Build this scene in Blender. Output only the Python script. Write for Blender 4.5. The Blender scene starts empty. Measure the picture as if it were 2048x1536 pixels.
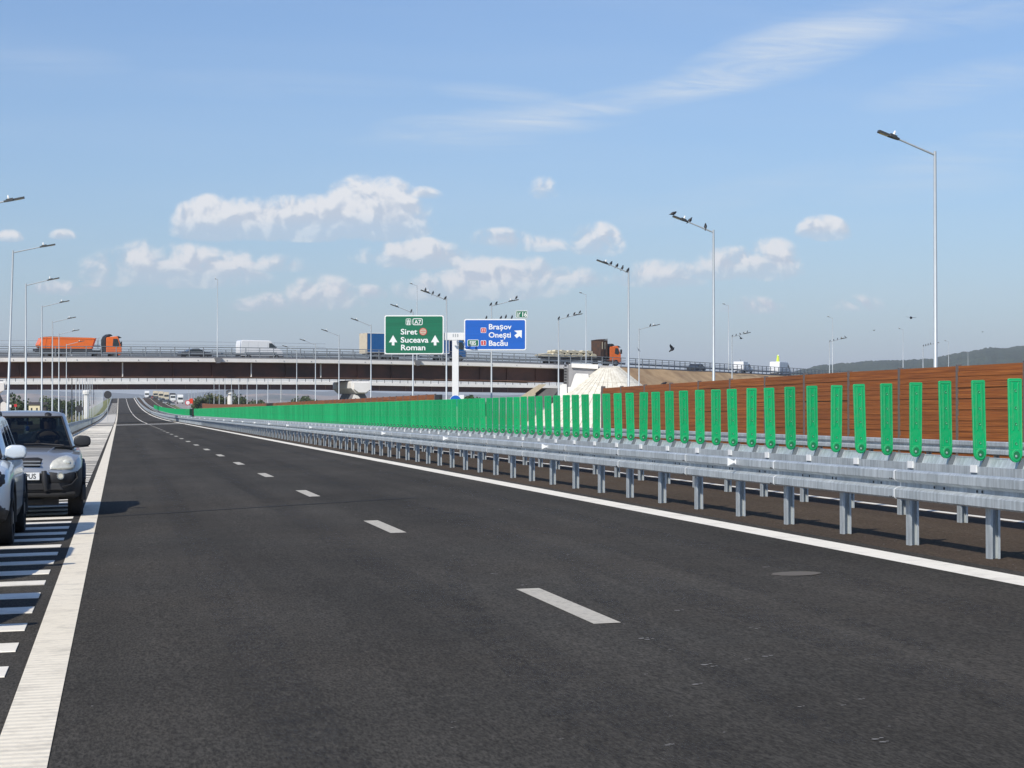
import bpy, bmesh, math, random
from mathutils import Vector, Matrix, Euler
R = math.radians
scene = bpy.context.scene
col = scene.collection
# ------------------------------------------------------------------ camera
F = 4150.0; W_, H_ = 2048, 1536; EYE = 1.6
PSI = math.atan(786 / F); TH = math.atan(55 / F)
cd = bpy.data.cameras.new('camera'); cam = bpy.data.objects.new('camera', cd); col.objects.link(cam)
cam.location = (0, 0, EYE); cam.rotation_euler = (R(90) + TH, 0, -PSI)
cd.sensor_width = 36; cd.lens = 36 * F / W_; cd.clip_start = 0.5; cd.clip_end = 60000
scene.camera = cam
_M = Euler(cam.rotation_euler).to_matrix()
def at(px, py, D):
    'world point seen at a photo pixel, D metres ahead of the lens'
    v = _M @ Vector(((px - 1024) / F, (768 - py) / F, -1.0))
    return Vector((0, 0, EYE)) + v * D
SKY_TINT = (0.80, 0.935, 1.15); SKY_STR = 0.110; HAZE = 9e-5
# ------------------------------------------------------------------ light
SUN_DIR = Vector((-0.80, -0.90, 1.02)).normalized()      # towards the sun
SUN_EL = math.asin(SUN_DIR.z); SUN_AZ = math.atan2(SUN_DIR.x, SUN_DIR.y)
sd = bpy.data.lights.new('sun', 'SUN'); sd.energy = 4.6; sd.angle = R(0.53); sd.color = (1.0, 0.93, 0.81)
so = bpy.data.objects.new('sun', sd); col.objects.link(so)
so.rotation_euler = SUN_DIR.to_track_quat('Z', 'Y').to_euler()
scene.view_settings.view_transform = 'Standard'; scene.view_settings.look = 'None'
scene.view_settings.exposure = 0.0; scene.view_settings.gamma = 1.0
scene.render.film_transparent = False
scene.cycles.max_bounces = 6; scene.cycles.diffuse_bounces = 3; scene.cycles.transparent_max_bounces = 12
scene.cycles.volume_bounces = 0

world = bpy.data.worlds.new('World'); scene.world = world; world.use_nodes = True
def build_world():
    nt = world.node_tree; nt.nodes.clear(); N = nt.nodes; L = nt.links
    def m(op, a, b=None, c=None, clamp=False):
        n = N.new('ShaderNodeMath'); n.operation = op; n.use_clamp = clamp
        for i, v in enumerate((a, b, c)):
            if v is None: continue
            if isinstance(v, (int, float)): n.inputs[i].default_value = v
            else: L.new(v, n.inputs[i])
        return n.outputs[0]
    def smooth(v, lo, hi):
        n = N.new('ShaderNodeMapRange'); n.interpolation_type = 'SMOOTHSTEP'
        L.new(v, n.inputs[0]); n.inputs[1].default_value = lo; n.inputs[2].default_value = hi
        return n.outputs[0]
    def mix(fac, a, b):
        n = N.new('ShaderNodeMix'); n.data_type = 'RGBA'
        if isinstance(fac, (int, float)): n.inputs[0].default_value = fac
        else: L.new(fac, n.inputs[0])
        for k, v in ((6, a), (7, b)):
            if isinstance(v, tuple): n.inputs[k].default_value = (*v, 1)
            else: L.new(v, n.inputs[k])
        return n.outputs[2]
    sky = N.new('ShaderNodeTexSky'); sky.sky_type = 'NISHITA'; sky.sun_disc = False
    sky.sun_elevation = SUN_EL; sky.sun_rotation = SUN_AZ
    sky.altitude = 100; sky.air_density = 1.1; sky.dust_density = 0.7; sky.ozone_density = 3.0
    tc = N.new('ShaderNodeTexCoord'); sep = N.new('ShaderNodeSeparateXYZ'); L.new(tc.outputs['Generated'], sep.inputs[0])
    yy = m('MAXIMUM', sep.outputs[1], 0.02)
    u = m('DIVIDE', sep.outputs[0], yy); v = m('DIVIDE', sep.outputs[2], yy)
    cmb = N.new('ShaderNodeCombineXYZ'); L.new(u, cmb.inputs[0]); L.new(v, cmb.inputs[1])
    def noise(vec, scale, detail, rough, dist=0.0):
        n = N.new('ShaderNodeTexNoise'); n.noise_dimensions = '3D'
        L.new(vec, n.inputs['Vector']); n.inputs['Scale'].default_value = scale
        n.inputs['Detail'].default_value = detail; n.inputs['Roughness'].default_value = rough
        n.inputs['Distortion'].default_value = dist
        return n.outputs[0]
    def uv(px, py):
        p = at(px, py, 100.0) - Vector((0, 0, EYE)); return p.x / p.y, p.z / p.y
    S = math.sqrt(1) / (F * math.cos(PSI))
    puff = noise(cmb.outputs[0], 80, 7, 0.58, 0.35)
    big = noise(cmb.outputs[0], 34, 3, 0.5)
    off = N.new('ShaderNodeVectorMath'); off.operation = 'ADD'; L.new(cmb.outputs[0], off.inputs[0]); off.inputs[1].default_value = (-0.0026, 0.0034, 0)
    puff2 = noise(off.outputs[0], 80, 3, 0.5, 0.35)
    puff1 = noise(cmb.outputs[0], 80, 3, 0.5, 0.35)
    # lumpy clouds: px, py of the base centre, half-width, height, how solid
    CL = [(590,462,250,72,0.95),(745,452,125,104,1.0),(430,462,95,74,1.0),(655,450,110,66,0.9),(850,392,38,22,0.55),
          (1085,388,34,42,0.34),(345,556,150,56,0.55),(292,540,60,48,0.45),(460,552,60,44,0.5),(556,536,55,24,0.42),
          (842,526,82,42,0.7),(745,520,45,22,0.35),(648,604,72,44,0.52),(550,616,70,26,0.4),(985,580,125,56,0.62),
          (1065,574,45,50,0.5),(900,590,110,34,0.4),(1195,498,46,46,0.55),(1003,486,58,26,0.42),(1150,566,62,30,0.42),
          (1320,564,80,38,0.45),(1480,546,110,44,0.62),(1545,542,58,58,0.62),(1648,470,64,44,0.75),(18,478,30,20,0.6),
          (126,474,28,18,0.4),(118,584,45,20,0.42),(186,580,30,18,0.35),(735,592,40,20,0.35),(1505,620,60,24,0.28),(1715,616,50,24,0.2),(1060,496,80,22,0.25)]
    total = None; hs = None; ws = None
    for (px, py, hw, hh, k) in CL:
        if py > 480: hw *= 1.28; hh *= 1.28; k = k + .05
        cu, cv = uv(px, py)
        du = m('DIVIDE', m('SUBTRACT', u, cu), hw * S * 1.08)
        dvr = m('DIVIDE', m('SUBTRACT', v, cv), hh * S * 1.05)
        dv = m('MULTIPLY', dvr, m('ADD', 1.0, m('MULTIPLY', m('LESS_THAN', dvr, 0.0), 2.2)))
        r2 = m('ADD', m('MULTIPLY', du, du), m('MULTIPLY', dv, dv))
        e = m('MULTIPLY', m('MAXIMUM', m('SUBTRACT', 1.0, r2), -0.6), k)
        total = e if total is None else m('MAXIMUM', total, e)
        ep = m('MAXIMUM', e, 0.0); eh = m('MULTIPLY', ep, dvr)
        ws = ep if ws is None else m('ADD', ws, ep); hs = eh if hs is None else m('ADD', hs, eh)
    nz = m('ADD', m('MULTIPLY', m('SUBTRACT', puff, 0.5), 1.75), m('MULTIPLY', m('SUBTRACT', big, 0.5), 0.8))
    dens = m('ADD', total, nz)
    hgt = m('DIVIDE', hs, m('MAXIMUM', ws, 0.02))
    cov = m('MULTIPLY', smooth(dens, -0.10, 0.52), smooth(total, -0.02, 0.20))
    cov = m('MULTIPLY', cov, m('ADD', 0.50, m('MULTIPLY', smooth(hgt, -0.12, 0.42), 0.5)))
    cov = m('MULTIPLY', cov, 0.88)
    # cirrus
    mp = N.new('ShaderNodeMapping'); L.new(cmb.outputs[0], mp.inputs[0])
    mp.inputs['Rotation'].default_value = (0, 0, R(-14)); mp.inputs['Scale'].default_value = (10, 95, 1)
    wis = noise(mp.outputs[0], 1.0, 9, 0.66, 1.1)
    cir = None
    for (px, py, hw, hh, k, ang) in [(1560,110,300,44,1.0,-17),(1300,190,330,24,0.62,-12),(1010,245,300,26,0.72,-4),(900,285,280,16,0.4,0),(1940,165,300,34,0.5,-12),
                                     (1010,190,160,18,0.42,4),(90,120,200,24,0.34,0),(1850,30,500,40,0.42,-8),(1950,300,260,28,0.42,-10),(1880,360,330,34,0.3,-8),(1420,400,420,30,0.25,-14),(560,170,460,26,0.16,0)]:
        cu, cv = uv(px, py); c, s = math.cos(R(ang)), math.sin(R(ang))
        a = m('SUBTRACT', u, cu); b = m('SUBTRACT', v, cv)
        ra = m('DIVIDE', m('SUBTRACT', m('MULTIPLY', a, c), m('MULTIPLY', b, s)), hw * S)
        rb = m('DIVIDE', m('ADD', m('MULTIPLY', a, s), m('MULTIPLY', b, c)), hh * 1.5 * S)
        g = m('MULTIPLY', m('MAXIMUM', m('SUBTRACT', 1.0, m('ADD', m('MULTIPLY', ra, ra), m('MULTIPLY', rb, rb))), 0.0), k)
        cir = g if cir is None else m('ADD', cir, g)
    cirf = m('MULTIPLY', m('MULTIPLY', cir, smooth(wis, 0.18, 0.78)), 0.85, clamp=True)
    veil = m('MULTIPLY', smooth(noise(mp.outputs[0], 0.35, 4, 0.5), 0.35, 0.8), 0.09)
    fr = m('GREATER_THAN', sep.outputs[1], 0.1)
    cov = m('MULTIPLY', cov, fr); cirf = m('MULTIPLY', m('MAXIMUM', cirf, veil), fr)
    # whiter where thick; sunward tops and shaded bases are put into the cloud colour
    lit = smooth(m('ADD', m('ADD', m('MULTIPLY', m('SUBTRACT', puff1, puff2), 4.0), m('MULTIPLY', m('SUBTRACT', puff, 0.5), 1.0)), m('MULTIPLY', hgt, 0.95)), -0.15, 0.75)
    ccol = mix(lit, (5.5, 6.1, 7.0), (8.9, 8.8, 8.75))
    tint = N.new('ShaderNodeMix'); tint.data_type = 'RGBA'; tint.blend_type = 'MULTIPLY'; tint.inputs[0].default_value = 1.0
    L.new(sky.outputs[0], tint.inputs[6]); tint.inputs[7].default_value = (*SKY_TINT, 1)
    base = mix(cirf, tint.outputs[2], (6.6, 7.3, 8.1))
    fin = mix(cov, base, ccol)
    bg = N.new('ShaderNodeBackground'); bg.inputs[1].default_value = SKY_STR; L.new(fin, bg.inputs[0])
    out = N.new('ShaderNodeOutputWorld'); L.new(bg.outputs[0], out.inputs[0])

build_world()

# ------------------------------------------------------------------ helpers
rnd = random.Random(7)
class MB:
    def __init__(s): s.v = []; s.f = []; s.m = []; s.cur = 0
    def face(s, ids): s.f.append(tuple(ids)); s.m.append(s.cur)
    def poly(s, pts):
        b = len(s.v); s.v += [tuple(p) for p in pts]; s.face(range(b, b + len(pts)))
    def box(s, x0, x1, y0, y1, z0, z1, M=None):
        b = len(s.v); P = [(x, y, z) for z in (z0, z1) for y in (y0, y1) for x in (x0, x1)]
        if M is not None: P = [tuple(M @ Vector(p)) for p in P]
        s.v += P
        for q in ((0,2,3,1),(4,5,7,6),(0,1,5,4),(2,6,7,3),(0,4,6,2),(1,3,7,5)): s.face([b + i for i in q])
    def prism(s, pts, axis, a0, a1, M=None):
        'closed outline extruded along an axis (0 x, 1 y, 2 z)'
        def mk(p, a):
            if axis == 0: q = (a, p[0], p[1])
            elif axis == 1: q = (p[0], a, p[1])
            else: q = (p[0], p[1], a)
            return tuple(M @ Vector(q)) if M is not None else q
        b = len(s.v); n = len(pts)
        s.v += [mk(p, a0) for p in pts] + [mk(p, a1) for p in pts]
        s.face(range(b, b + n)); s.face(range(b + 2*n - 1, b + n - 1, -1))
        for i in range(n):
            j = (i + 1) % n; s.face((b + i, b + n + i, b + n + j, b + j))
    def tube(s, path, r, n=8, caps=True):
        path = [Vector(p) for p in path]; b = len(s.v); k = len(path)
        rr = r if isinstance(r, (list, tuple)) else [r] * k
        for i, p in enumerate(path):
            d = (path[min(i + 1, k - 1)] - path[max(i - 1, 0)]).normalized()
            up = Vector((0, 0, 1)) if abs(d.z) < 0.9 else Vector((0, 1, 0))
            a = d.cross(up).normalized(); c = a.cross(d).normalized()
            for j in range(n):
                t = 2 * math.pi * (j + .5) / n; s.v.append(tuple(p + (a * math.cos(t) + c * math.sin(t)) * rr[i]))
        for i in range(k - 1):
            for j in range(n):
                s.face((b + i*n + j, b + i*n + (j+1) % n, b + (i+1)*n + (j+1) % n, b + (i+1)*n + j))
        if caps:
            s.face([b + j for j in range(n)][::-1]); s.face([b + (k-1)*n + j for j in range(n)])
    def sweep(s, path, prof, closed=True, caps=True):
        'profile (side, up) carried along a near-horizontal path'
        path = [Vector(p) for p in path]; b = len(s.v); k = len(path); n = len(prof)
        for i, p in enumerate(path):
            d = path[min(i + 1, k - 1)] - path[max(i - 1, 0)]; d.z = 0; d.normalize()
            sd_ = Vector((d.y, -d.x, 0))
            for (a, z) in prof: s.v.append(tuple(p + sd_ * a + Vector((0, 0, z))))
        for i in range(k - 1):
            for j in range(n if closed else n - 1):
                s.face((b + i*n + j, b + i*n + (j+1) % n, b + (i+1)*n + (j+1) % n, b + (i+1)*n + j))
        if caps and closed:
            s.face([b + j for j in range(n)][::-1]); s.face([b + (k-1)*n + j for j in range(n)])
    def ball(s, c, r, nu=10, nv=7, M=None):
        b = len(s.v); c = Vector(c); r = Vector(r) if not isinstance(r, (int, float)) else Vector((r, r, r))
        for i in range(nv + 1):
            t = math.pi * i / nv
            for j in range(nu):
                p = 2 * math.pi * j / nu
                q = Vector((r.x*math.sin(t)*math.cos(p), r.y*math.sin(t)*math.sin(p), r.z*math.cos(t)))
                if M is not None: q = M @ q
                s.v.append(tuple(c + q))
        for i in range(nv):
            for j in range(nu):
                s.face((b + i*nu + j, b + (i+1)*nu + j, b + (i+1)*nu + (j+1) % nu, b + i*nu + (j+1) % nu))
    def disc(s, c, r, axis=1, n=20, thick=0.01, M=None):
        pts = [(c[(axis+1) % 3 if axis != 1 else 0] + 0, 0)]
        a, b_ = {0: (1, 2), 1: (0, 2), 2: (0, 1)}[axis]
        pts = [(c[a] + r*math.cos(2*math.pi*i/n), c[b_] + r*math.sin(2*math.pi*i/n)) for i in range(n)]
        s.prism(pts, axis, c[axis] - thick/2, c[axis] + thick/2, M)
    def build(s, name, mats, parent=None, smooth=None, loc=None):
        me = bpy.data.meshes.new(name); me.from_pydata(s.v, [], s.f)
        mats = mats if isinstance(mats, (list, tuple)) else [mats]
        for mm in mats: me.materials.append(mm)
        if len(mats) > 1: me.polygons.foreach_set('material_index', s.m)
        bm = bmesh.new(); bm.from_mesh(me); bmesh.ops.remove_doubles(bm, verts=bm.verts, dist=1e-5) if smooth else None
        bmesh.ops.recalc_face_normals(bm, faces=bm.faces); bm.to_mesh(me); bm.free()
        if smooth is not None:
            me.polygons.foreach_set('use_smooth', [True] * len(me.polygons)); me.set_sharp_from_angle(angle=R(smooth))
        o = bpy.data.objects.new(name, me); col.objects.link(o); o.parent = parent
        if loc is not None: o.location = loc
        return o
def tag(o, label=None, cat=None, group=None, kind=None):
    if label: o['label'] = label
    if cat: o['category'] = cat
    if group: o['group'] = group
    if kind: o['kind'] = kind
    return o
def struct(o, kind='structure'): o['kind'] = kind; return o
def empty(name, loc=(0, 0, 0), rz=0.0, rot=None):
    o = bpy.data.objects.new(name, None); col.objects.link(o); o.location = loc
    o.rotation_euler = rot if rot else (0, 0, rz); o.empty_display_size = 0.3; return o
def kids(o): return [c for c in bpy.data.objects if c.parent == o]
def tree_of(o): return (o, [tree_of(c) for c in kids(o)])
def dup(t, parent=None, loc=None, rz=None, label=None):
    o, ch = t; c = o.copy(); col.objects.link(c); c.parent = parent
    if loc is not None: c.location = loc
    if rz is not None: c.rotation_euler = (0, 0, rz)
    if label: c['label'] = label
    for k in ch: dup(k, c)
    return c
def bevel(o, w, seg=2, angle=35):
    md = o.modifiers.new('bevel', 'BEVEL'); md.width = w; md.segments = seg; md.limit_method = 'ANGLE'; md.angle_limit = R(angle)
    return o
def text_mesh(s, size, name, mat_, parent, loc, thick=0.006, bold=0.0, align='LEFT', rot=(R(90), 0, 0), sx=1.0):
    cu = bpy.data.curves.new(name, 'FONT'); cu.body = s; cu.size = size; cu.align_x = align; cu.align_y = 'BOTTOM_BASELINE'
    cu.extrude = thick / 2; cu.offset = bold; cu.resolution_u = 3
    t = bpy.data.objects.new(name, cu); col.objects.link(t)
    dg = bpy.context.evaluated_depsgraph_get(); dg.update()
    me = bpy.data.meshes.new_from_object(t.evaluated_get(dg)); bpy.data.objects.remove(t); bpy.data.curves.remove(cu)
    me.name = name; me.materials.clear(); me.materials.append(mat_)
    o = bpy.data.objects.new(name, me); col.objects.link(o); o.parent = parent; o.location = loc; o.rotation_euler = rot; o.scale = (sx, 1, 1)
    return o

# ------------------------------------------------------------------ materials
def mat(name, c, rough=0.6, metal=0.0, var=0.0, scale=6.0, stretch=(1, 1, 1), c2=None, bump=0.0, bscale=40.0, detail=5.0, coat=0.0, spec=0.5, extra=None):
    m = bpy.data.materials.new(name); m.use_nodes = True; nt = m.node_tree; N = nt.nodes; L = nt.links
    b = N['Principled BSDF']; b.inputs['Base Color'].default_value = (*c, 1); b.inputs['Roughness'].default_value = rough
    b.inputs['Metallic'].default_value = metal; b.inputs['Specular IOR Level'].default_value = spec
    b.inputs['Coat Weight'].default_value = coat; b.inputs['Coat Roughness'].default_value = 0.05
    tc = N.new('ShaderNodeTexCoord'); mp = N.new('ShaderNodeMapping'); mp.inputs['Scale'].default_value = stretch
    L.new(tc.outputs['Object'], mp.inputs[0])
    if var or c2:
        n = N.new('ShaderNodeTexNoise'); n.inputs['Scale'].default_value = scale; n.inputs['Detail'].default_value = detail
        n.inputs['Roughness'].default_value = 0.62; L.new(mp.outputs[0], n.inputs['Vector'])
        r = N.new('ShaderNodeValToRGB'); r.color_ramp.elements[0].position = 0.3; r.color_ramp.elements[1].position = 0.7
        a = c if c2 else tuple(x * (1 - var) for x in c); d = c2 if c2 else tuple(min(1, x * (1 + var)) for x in c)
        r.color_ramp.elements[0].color = (*a, 1); r.color_ramp.elements[1].color = (*d, 1)
        L.new(n.outputs[0], r.inputs[0]); L.new(r.outputs[0], b.inputs['Base Color'])
        m['ramp'] = 1
    if bump:
        n2 = N.new('ShaderNodeTexNoise'); n2.inputs['Scale'].default_value = bscale; n2.inputs['Detail'].default_value = 4
        L.new(mp.outputs[0], n2.inputs['Vector']); bp = N.new('ShaderNodeBump'); bp.inputs['Strength'].default_value = bump
        bp.inputs['Distance'].default_value = 0.02; L.new(n2.outputs[0], bp.inputs['Height']); L.new(bp.outputs[0], b.inputs['Normal'])
    return m
def asphalt_mat(name, c, speck=0.35, warm=0.0, patch=0.16):
    m = bpy.data.materials.new(name); m.use_nodes = True; nt = m.node_tree; N = nt.nodes; L = nt.links; b = N['Principled BSDF']
    b.inputs['Roughness'].default_value = 0.95; b.inputs['Specular IOR Level'].default_value = 0.10
    tc = N.new('ShaderNodeTexCoord')
    def noise(scale, det, st=(1, 1, 1), rough=0.6):
        mp = N.new('ShaderNodeMapping'); mp.inputs['Scale'].default_value = st; L.new(tc.outputs['Object'], mp.inputs[0])
        n = N.new('ShaderNodeTexNoise'); n.inputs['Scale'].default_value = scale; n.inputs['Detail'].default_value = det
        n.inputs['Roughness'].default_value = rough; L.new(mp.outputs[0], n.inputs['Vector']); return n.outputs[0]
    def mr(v, a0, a1, b0, b1):
        n = N.new('ShaderNodeMapRange'); L.new(v, n.inputs[0])
        for i, x in enumerate((a0, a1, b0, b1)): n.inputs[i + 1].default_value = x
        return n.outputs[0]
    def mul(a, b_):
        n = N.new('ShaderNodeMath'); n.operation = 'MULTIPLY'; L.new(a, n.inputs[0]); L.new(b_, n.inputs[1]); return n.outputs[0]
    fine = mr(noise(60, 2, (1, .22, 1), .8), .3, .7, 1 - speck, 1 + speck)
    mid = mr(noise(17, 4, (1, .28, 1), .8), .3, .7, 0.80, 1.20)
    streak = mr(noise(1.1, 5, (1, 0.035, 1)), .3, .7, 1 - patch, 1 + patch)
    big = mr(noise(0.35, 5, (1, .5, 1)), .3, .7, 1 - patch, 1 + patch)
    vor = N.new('ShaderNodeTexVoronoi'); vor.inputs['Scale'].default_value = 26; L.new(tc.outputs['Object'], vor.inputs['Vector'])
    stones = mr(vor.outputs['Distance'], 0.05, 0.11, 1.8, 1.0)
    hue = N.new('ShaderNodeMix'); hue.data_type = 'RGBA'; L.new(noise(0.22, 3), hue.inputs[0])
    hue.inputs[6].default_value = (c[0] * 0.94, c[1] * .97, c[2] * 1.0, 1); hue.inputs[7].default_value = (c[0] * 1.1, c[1] * 1.0, c[2] * .92, 1)
    tot = mul(mul(mul(fine, mid), mul(streak, big)), stones)
    vm = N.new('ShaderNodeVectorMath'); vm.operation = 'SCALE'; L.new(hue.outputs[2], vm.inputs[0]); L.new(tot, vm.inputs['Scale'])
    L.new(vm.outputs[0], b.inputs['Base Color'])
    bp = N.new('ShaderNodeBump'); bp.inputs['Strength'].default_value = 0.5; bp.inputs['Distance'].default_value = 0.006
    L.new(noise(70, 3, (1, 1, 1), .8), bp.inputs['Height']); L.new(bp.outputs[0], b.inputs['Normal'])
    return m
def paint_mat(name, c, wear=0.12, ribs=True):
    m = bpy.data.materials.new(name); m.use_nodes = True; nt = m.node_tree; N = nt.nodes; L = nt.links; b = N['Principled BSDF']
    b.inputs['Roughness'].default_value = 0.7; tc = N.new('ShaderNodeTexCoord')
    n = N.new('ShaderNodeTexNoise'); n.inputs['Scale'].default_value = 9; n.inputs['Detail'].default_value = 8; n.inputs['Roughness'].default_value = .75
    L.new(tc.outputs['Object'], n.inputs['Vector'])
    r = N.new('ShaderNodeValToRGB'); r.color_ramp.elements[0].position = 0.30; r.color_ramp.elements[1].position = 0.5
    r.color_ramp.elements[0].color = (*[x * (1 - wear) for x in c], 1); r.color_ramp.elements[1].color = (*c, 1)
    L.new(n.outputs[0], r.inputs[0]); L.new(r.outputs[0], b.inputs['Base Color'])
    if ribs:
        w = N.new('ShaderNodeTexWave'); w.bands_direction = 'Y'; w.inputs['Scale'].default_value = 2.6; w.inputs['Distortion'].default_value = 1.6
        w.inputs['Detail'].default_value = 2; w.inputs['Detail Scale'].default_value = 1.5
        L.new(tc.outputs['Object'], w.inputs['Vector'])
        bp = N.new('ShaderNodeBump'); bp.inputs['Strength'].default_value = 0.28; bp.inputs['Distance'].default_value = 0.02
        L.new(w.outputs[1], bp.inputs['Height']); L.new(bp.outputs[0], b.inputs['Normal'])
    return m
M = {}
M['asphalt'] = asphalt_mat('asphalt', (0.0535, 0.0510, 0.0455), speck=.52, patch=.2)
M['verge'] = asphalt_mat('verge_asphalt', (0.070, 0.054, 0.040), speck=.5, patch=.12)
M['asphalt_old'] = asphalt_mat('far_asphalt', (0.058, 0.057, 0.058), speck=.2, patch=.1)
M['line'] = paint_mat('edge_paint', (0.84, 0.765, 0.62), .2, True)
M['line2'] = paint_mat('line_paint', (0.85, 0.80, 0.70), .12, False)
M['dash'] = paint_mat('worn_paint', (0.54, 0.50, 0.42), .5, False)
M['fleck'] = mat('paint_flecks', (0.20, 0.19, 0.175), .8)
M['zinc'] = mat('bright_zinc', (0.80, 0.83, 0.85), .5)
M['bracket'] = mat('shade_toned_bracket_steel', (0.13, 0.15, 0.165), .6, metal=.2)  # the gussets' shade is put into this dark grey
M['concrete'] = mat('concrete', (0.58, 0.55, 0.49), .85, var=.14, scale=1.2, bump=.2, bscale=8)
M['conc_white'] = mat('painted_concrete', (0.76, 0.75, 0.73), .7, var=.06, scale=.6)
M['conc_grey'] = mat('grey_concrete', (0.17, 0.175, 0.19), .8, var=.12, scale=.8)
M['joint'] = mat('joint_concrete', (0.50, 0.49, 0.46), .8, var=.15, scale=3)
def galv():
    m = mat('galvanised_steel', (0.45, 0.50, 0.53), .46, metal=.35, c2=(0.62, 0.67, 0.70), scale=3, stretch=(1, .8, .8))
    nt = m.node_tree; N = nt.nodes; L = nt.links; b = N['Principled BSDF']; tc = N.new('ShaderNodeTexCoord')
    mp = N.new('ShaderNodeMapping'); mp.inputs['Scale'].default_value = (22, 22, 2.2); L.new(tc.outputs['Object'], mp.inputs[0])
    n = N.new('ShaderNodeTexNoise'); n.inputs['Scale'].default_value = 1; n.inputs['Detail'].default_value = 4; L.new(mp.outputs[0], n.inputs['Vector'])
    r = N.new('ShaderNodeMapRange'); r.inputs[1].default_value = .36; r.inputs[2].default_value = .62; r.inputs[3].default_value = .72; r.inputs[4].default_value = 1.0
    L.new(n.outputs[0], r.inputs[0]); old = b.inputs['Base Color'].links[0].from_socket
    vm = N.new('ShaderNodeVectorMath'); vm.operation = 'SCALE'; L.new(old, vm.inputs[0]); L.new(r.outputs[0], vm.inputs['Scale'])
    L.new(vm.outputs[0], b.inputs['Base Color']); return m
M['galv'] = galv()
M['galv_dull'] = mat('dull_galvanised_steel', (0.42, 0.45, 0.47), .6, metal=.35, var=.12, scale=4)
M['pole'] = mat('pole_steel', (0.46, 0.50, 0.53), .5, metal=.3, var=.06, scale=2)
M['dark_metal'] = mat('dark_luminaire', (0.07, 0.075, 0.08), .5, metal=.3)
M['cap'] = mat('white_sensor', (0.9, 0.9, 0.88), .4)
M['lens'] = mat('lamp_lens', (0.75, 0.66, 0.42), .3)
M['green'] = mat('green_plastic', (0.003, 0.39, 0.132), .5, var=.07, scale=3, spec=.25)
M['green_shade'] = mat('green_plastic_recess_shade', (0.004, 0.17, 0.06), .55)  # recess shade put into the green of flat discs and strips
M['rail_dark'] = mat('grey_bridge_railing', (0.20, 0.225, 0.25), .6, metal=.2)
M['green_highlight'] = mat('green_plastic_highlight', (0.13, 0.52, 0.27), .5)  # edge highlight put into the colour of bevels and dimple spots
M['black'] = mat('black_plastic', (0.018, 0.018, 0.02), .55, var=.2, scale=8)
M['blacksat'] = mat('black_cladding', (0.021, 0.022, 0.025), .5, var=.15, scale=6)
M['rubber'] = mat('rubber', (0.016, 0.016, 0.017), .85, var=.2, scale=20)
M['chrome'] = mat('chrome', (0.75, 0.76, 0.78), .18, metal=1.0)
M['rim'] = mat('alloy', (0.30, 0.31, 0.32), .35, metal=.8)
M['white_paint'] = mat('white_vehicle_paint', (0.78, 0.79, 0.80), .32, coat=.5, var=.03, scale=2)
M['orange'] = mat('orange_paint', (0.86, 0.17, 0.020), .4, coat=.4, var=.06, scale=2)
M['blue'] = mat('blue_tarpaulin', (0.012, 0.105, 0.30), .6, var=.08, scale=1.5)
M['cream'] = mat('cream_sheet', (0.55, 0.49, 0.38), .7, var=.1, scale=1.5)
M['sack'] = mat('pale_stone', (0.56, 0.51, 0.38), .85, var=.18, scale=2.5, bump=.3, bscale=6)
M['rust'] = mat('rusty_steel', (0.10, 0.045, 0.025), .8, c2=(0.03, 0.028, 0.028), scale=2)
M['silver'] = mat('silver_car_paint', (0.40, 0.415, 0.43), .33, metal=.55, coat=.7, var=.04, scale=3)
M['silverblue'] = mat('pale_car_paint', (0.66, 0.72, 0.77), .3, metal=.2, coat=.8, var=.03, scale=3)
M['darkcar'] = mat('dark_car_paint', (0.03, 0.033, 0.04), .3, coat=.6)
M['redcar'] = mat('red_car_paint', (0.35, 0.02, 0.015), .35, coat=.6)
M['girder'] = mat('brown_girder_paint', (0.105, 0.036, 0.021), .55, c2=(0.038, 0.017, 0.012), scale=.35, stretch=(1, 1, 1.5))
M['girder_red'] = mat('red_girder_paint', (0.13, 0.035, 0.028), .55, c2=(0.05, 0.025, 0.022), scale=.2)
M['girder_lip'] = mat('girder_flange', (0.30, 0.17, 0.12), .6, var=.3, scale=.5)
M['fascia'] = mat('fascia_concrete', (0.80, 0.78, 0.75), .75, var=.06, scale=.8)
M['sand'] = mat('sandy_earth', (0.52, 0.37, 0.21), .95, c2=(0.26, 0.165, 0.09), scale=.22, stretch=(1.3, 1, .35), bump=.5, bscale=1.5)
M['wall_white'] = mat('house_plaster', (0.68, 0.62, 0.42), .8)
M['roof_dark'] = mat('dark_roof', (0.05, 0.045, 0.045), .8)
M['window'] = mat('dark_window', (0.02, 0.03, 0.04), .12, spec=.8)
M['sign_green'] = mat('sign_green', (0.003, 0.145, 0.075), .45, var=.12, scale=.9, stretch=(.3, 1, 9))
M['sign_blue'] = mat('sign_blue', (0.008, 0.115, 0.52), .45, var=.08, scale=.9, stretch=(.3, 1, 9))
M['sign_white'] = mat('sign_white', (0.82, 0.84, 0.85), .45)
M['sign_red'] = mat('sign_red', (0.55, 0.02, 0.03), .5)
M['sign_back'] = mat('sign_back', (0.035, 0.037, 0.042), .6)
M['orange_red'] = mat('orange_red_board', (0.75, 0.07, 0.025), .5)
M['hivis'] = mat('hivis_yellow', (0.62, 0.80, 0.08), .6)
M['crow'] = mat('black_feathers', (0.014, 0.015, 0.02), .5)
M['bark'] = mat('bark', (0.09, 0.065, 0.045), .9)
M['seat'] = mat('dark_seat_fabric', (0.03, 0.032, 0.036), .9)
M['skin'] = mat('skin', (0.40, 0.24, 0.17), .6)
M['shirt'] = mat('grey_shirt', (0.10, 0.11, 0.12), .9)
M['plate_black'] = mat('plate_letters', (0.02, 0.02, 0.02), .5)
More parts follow.
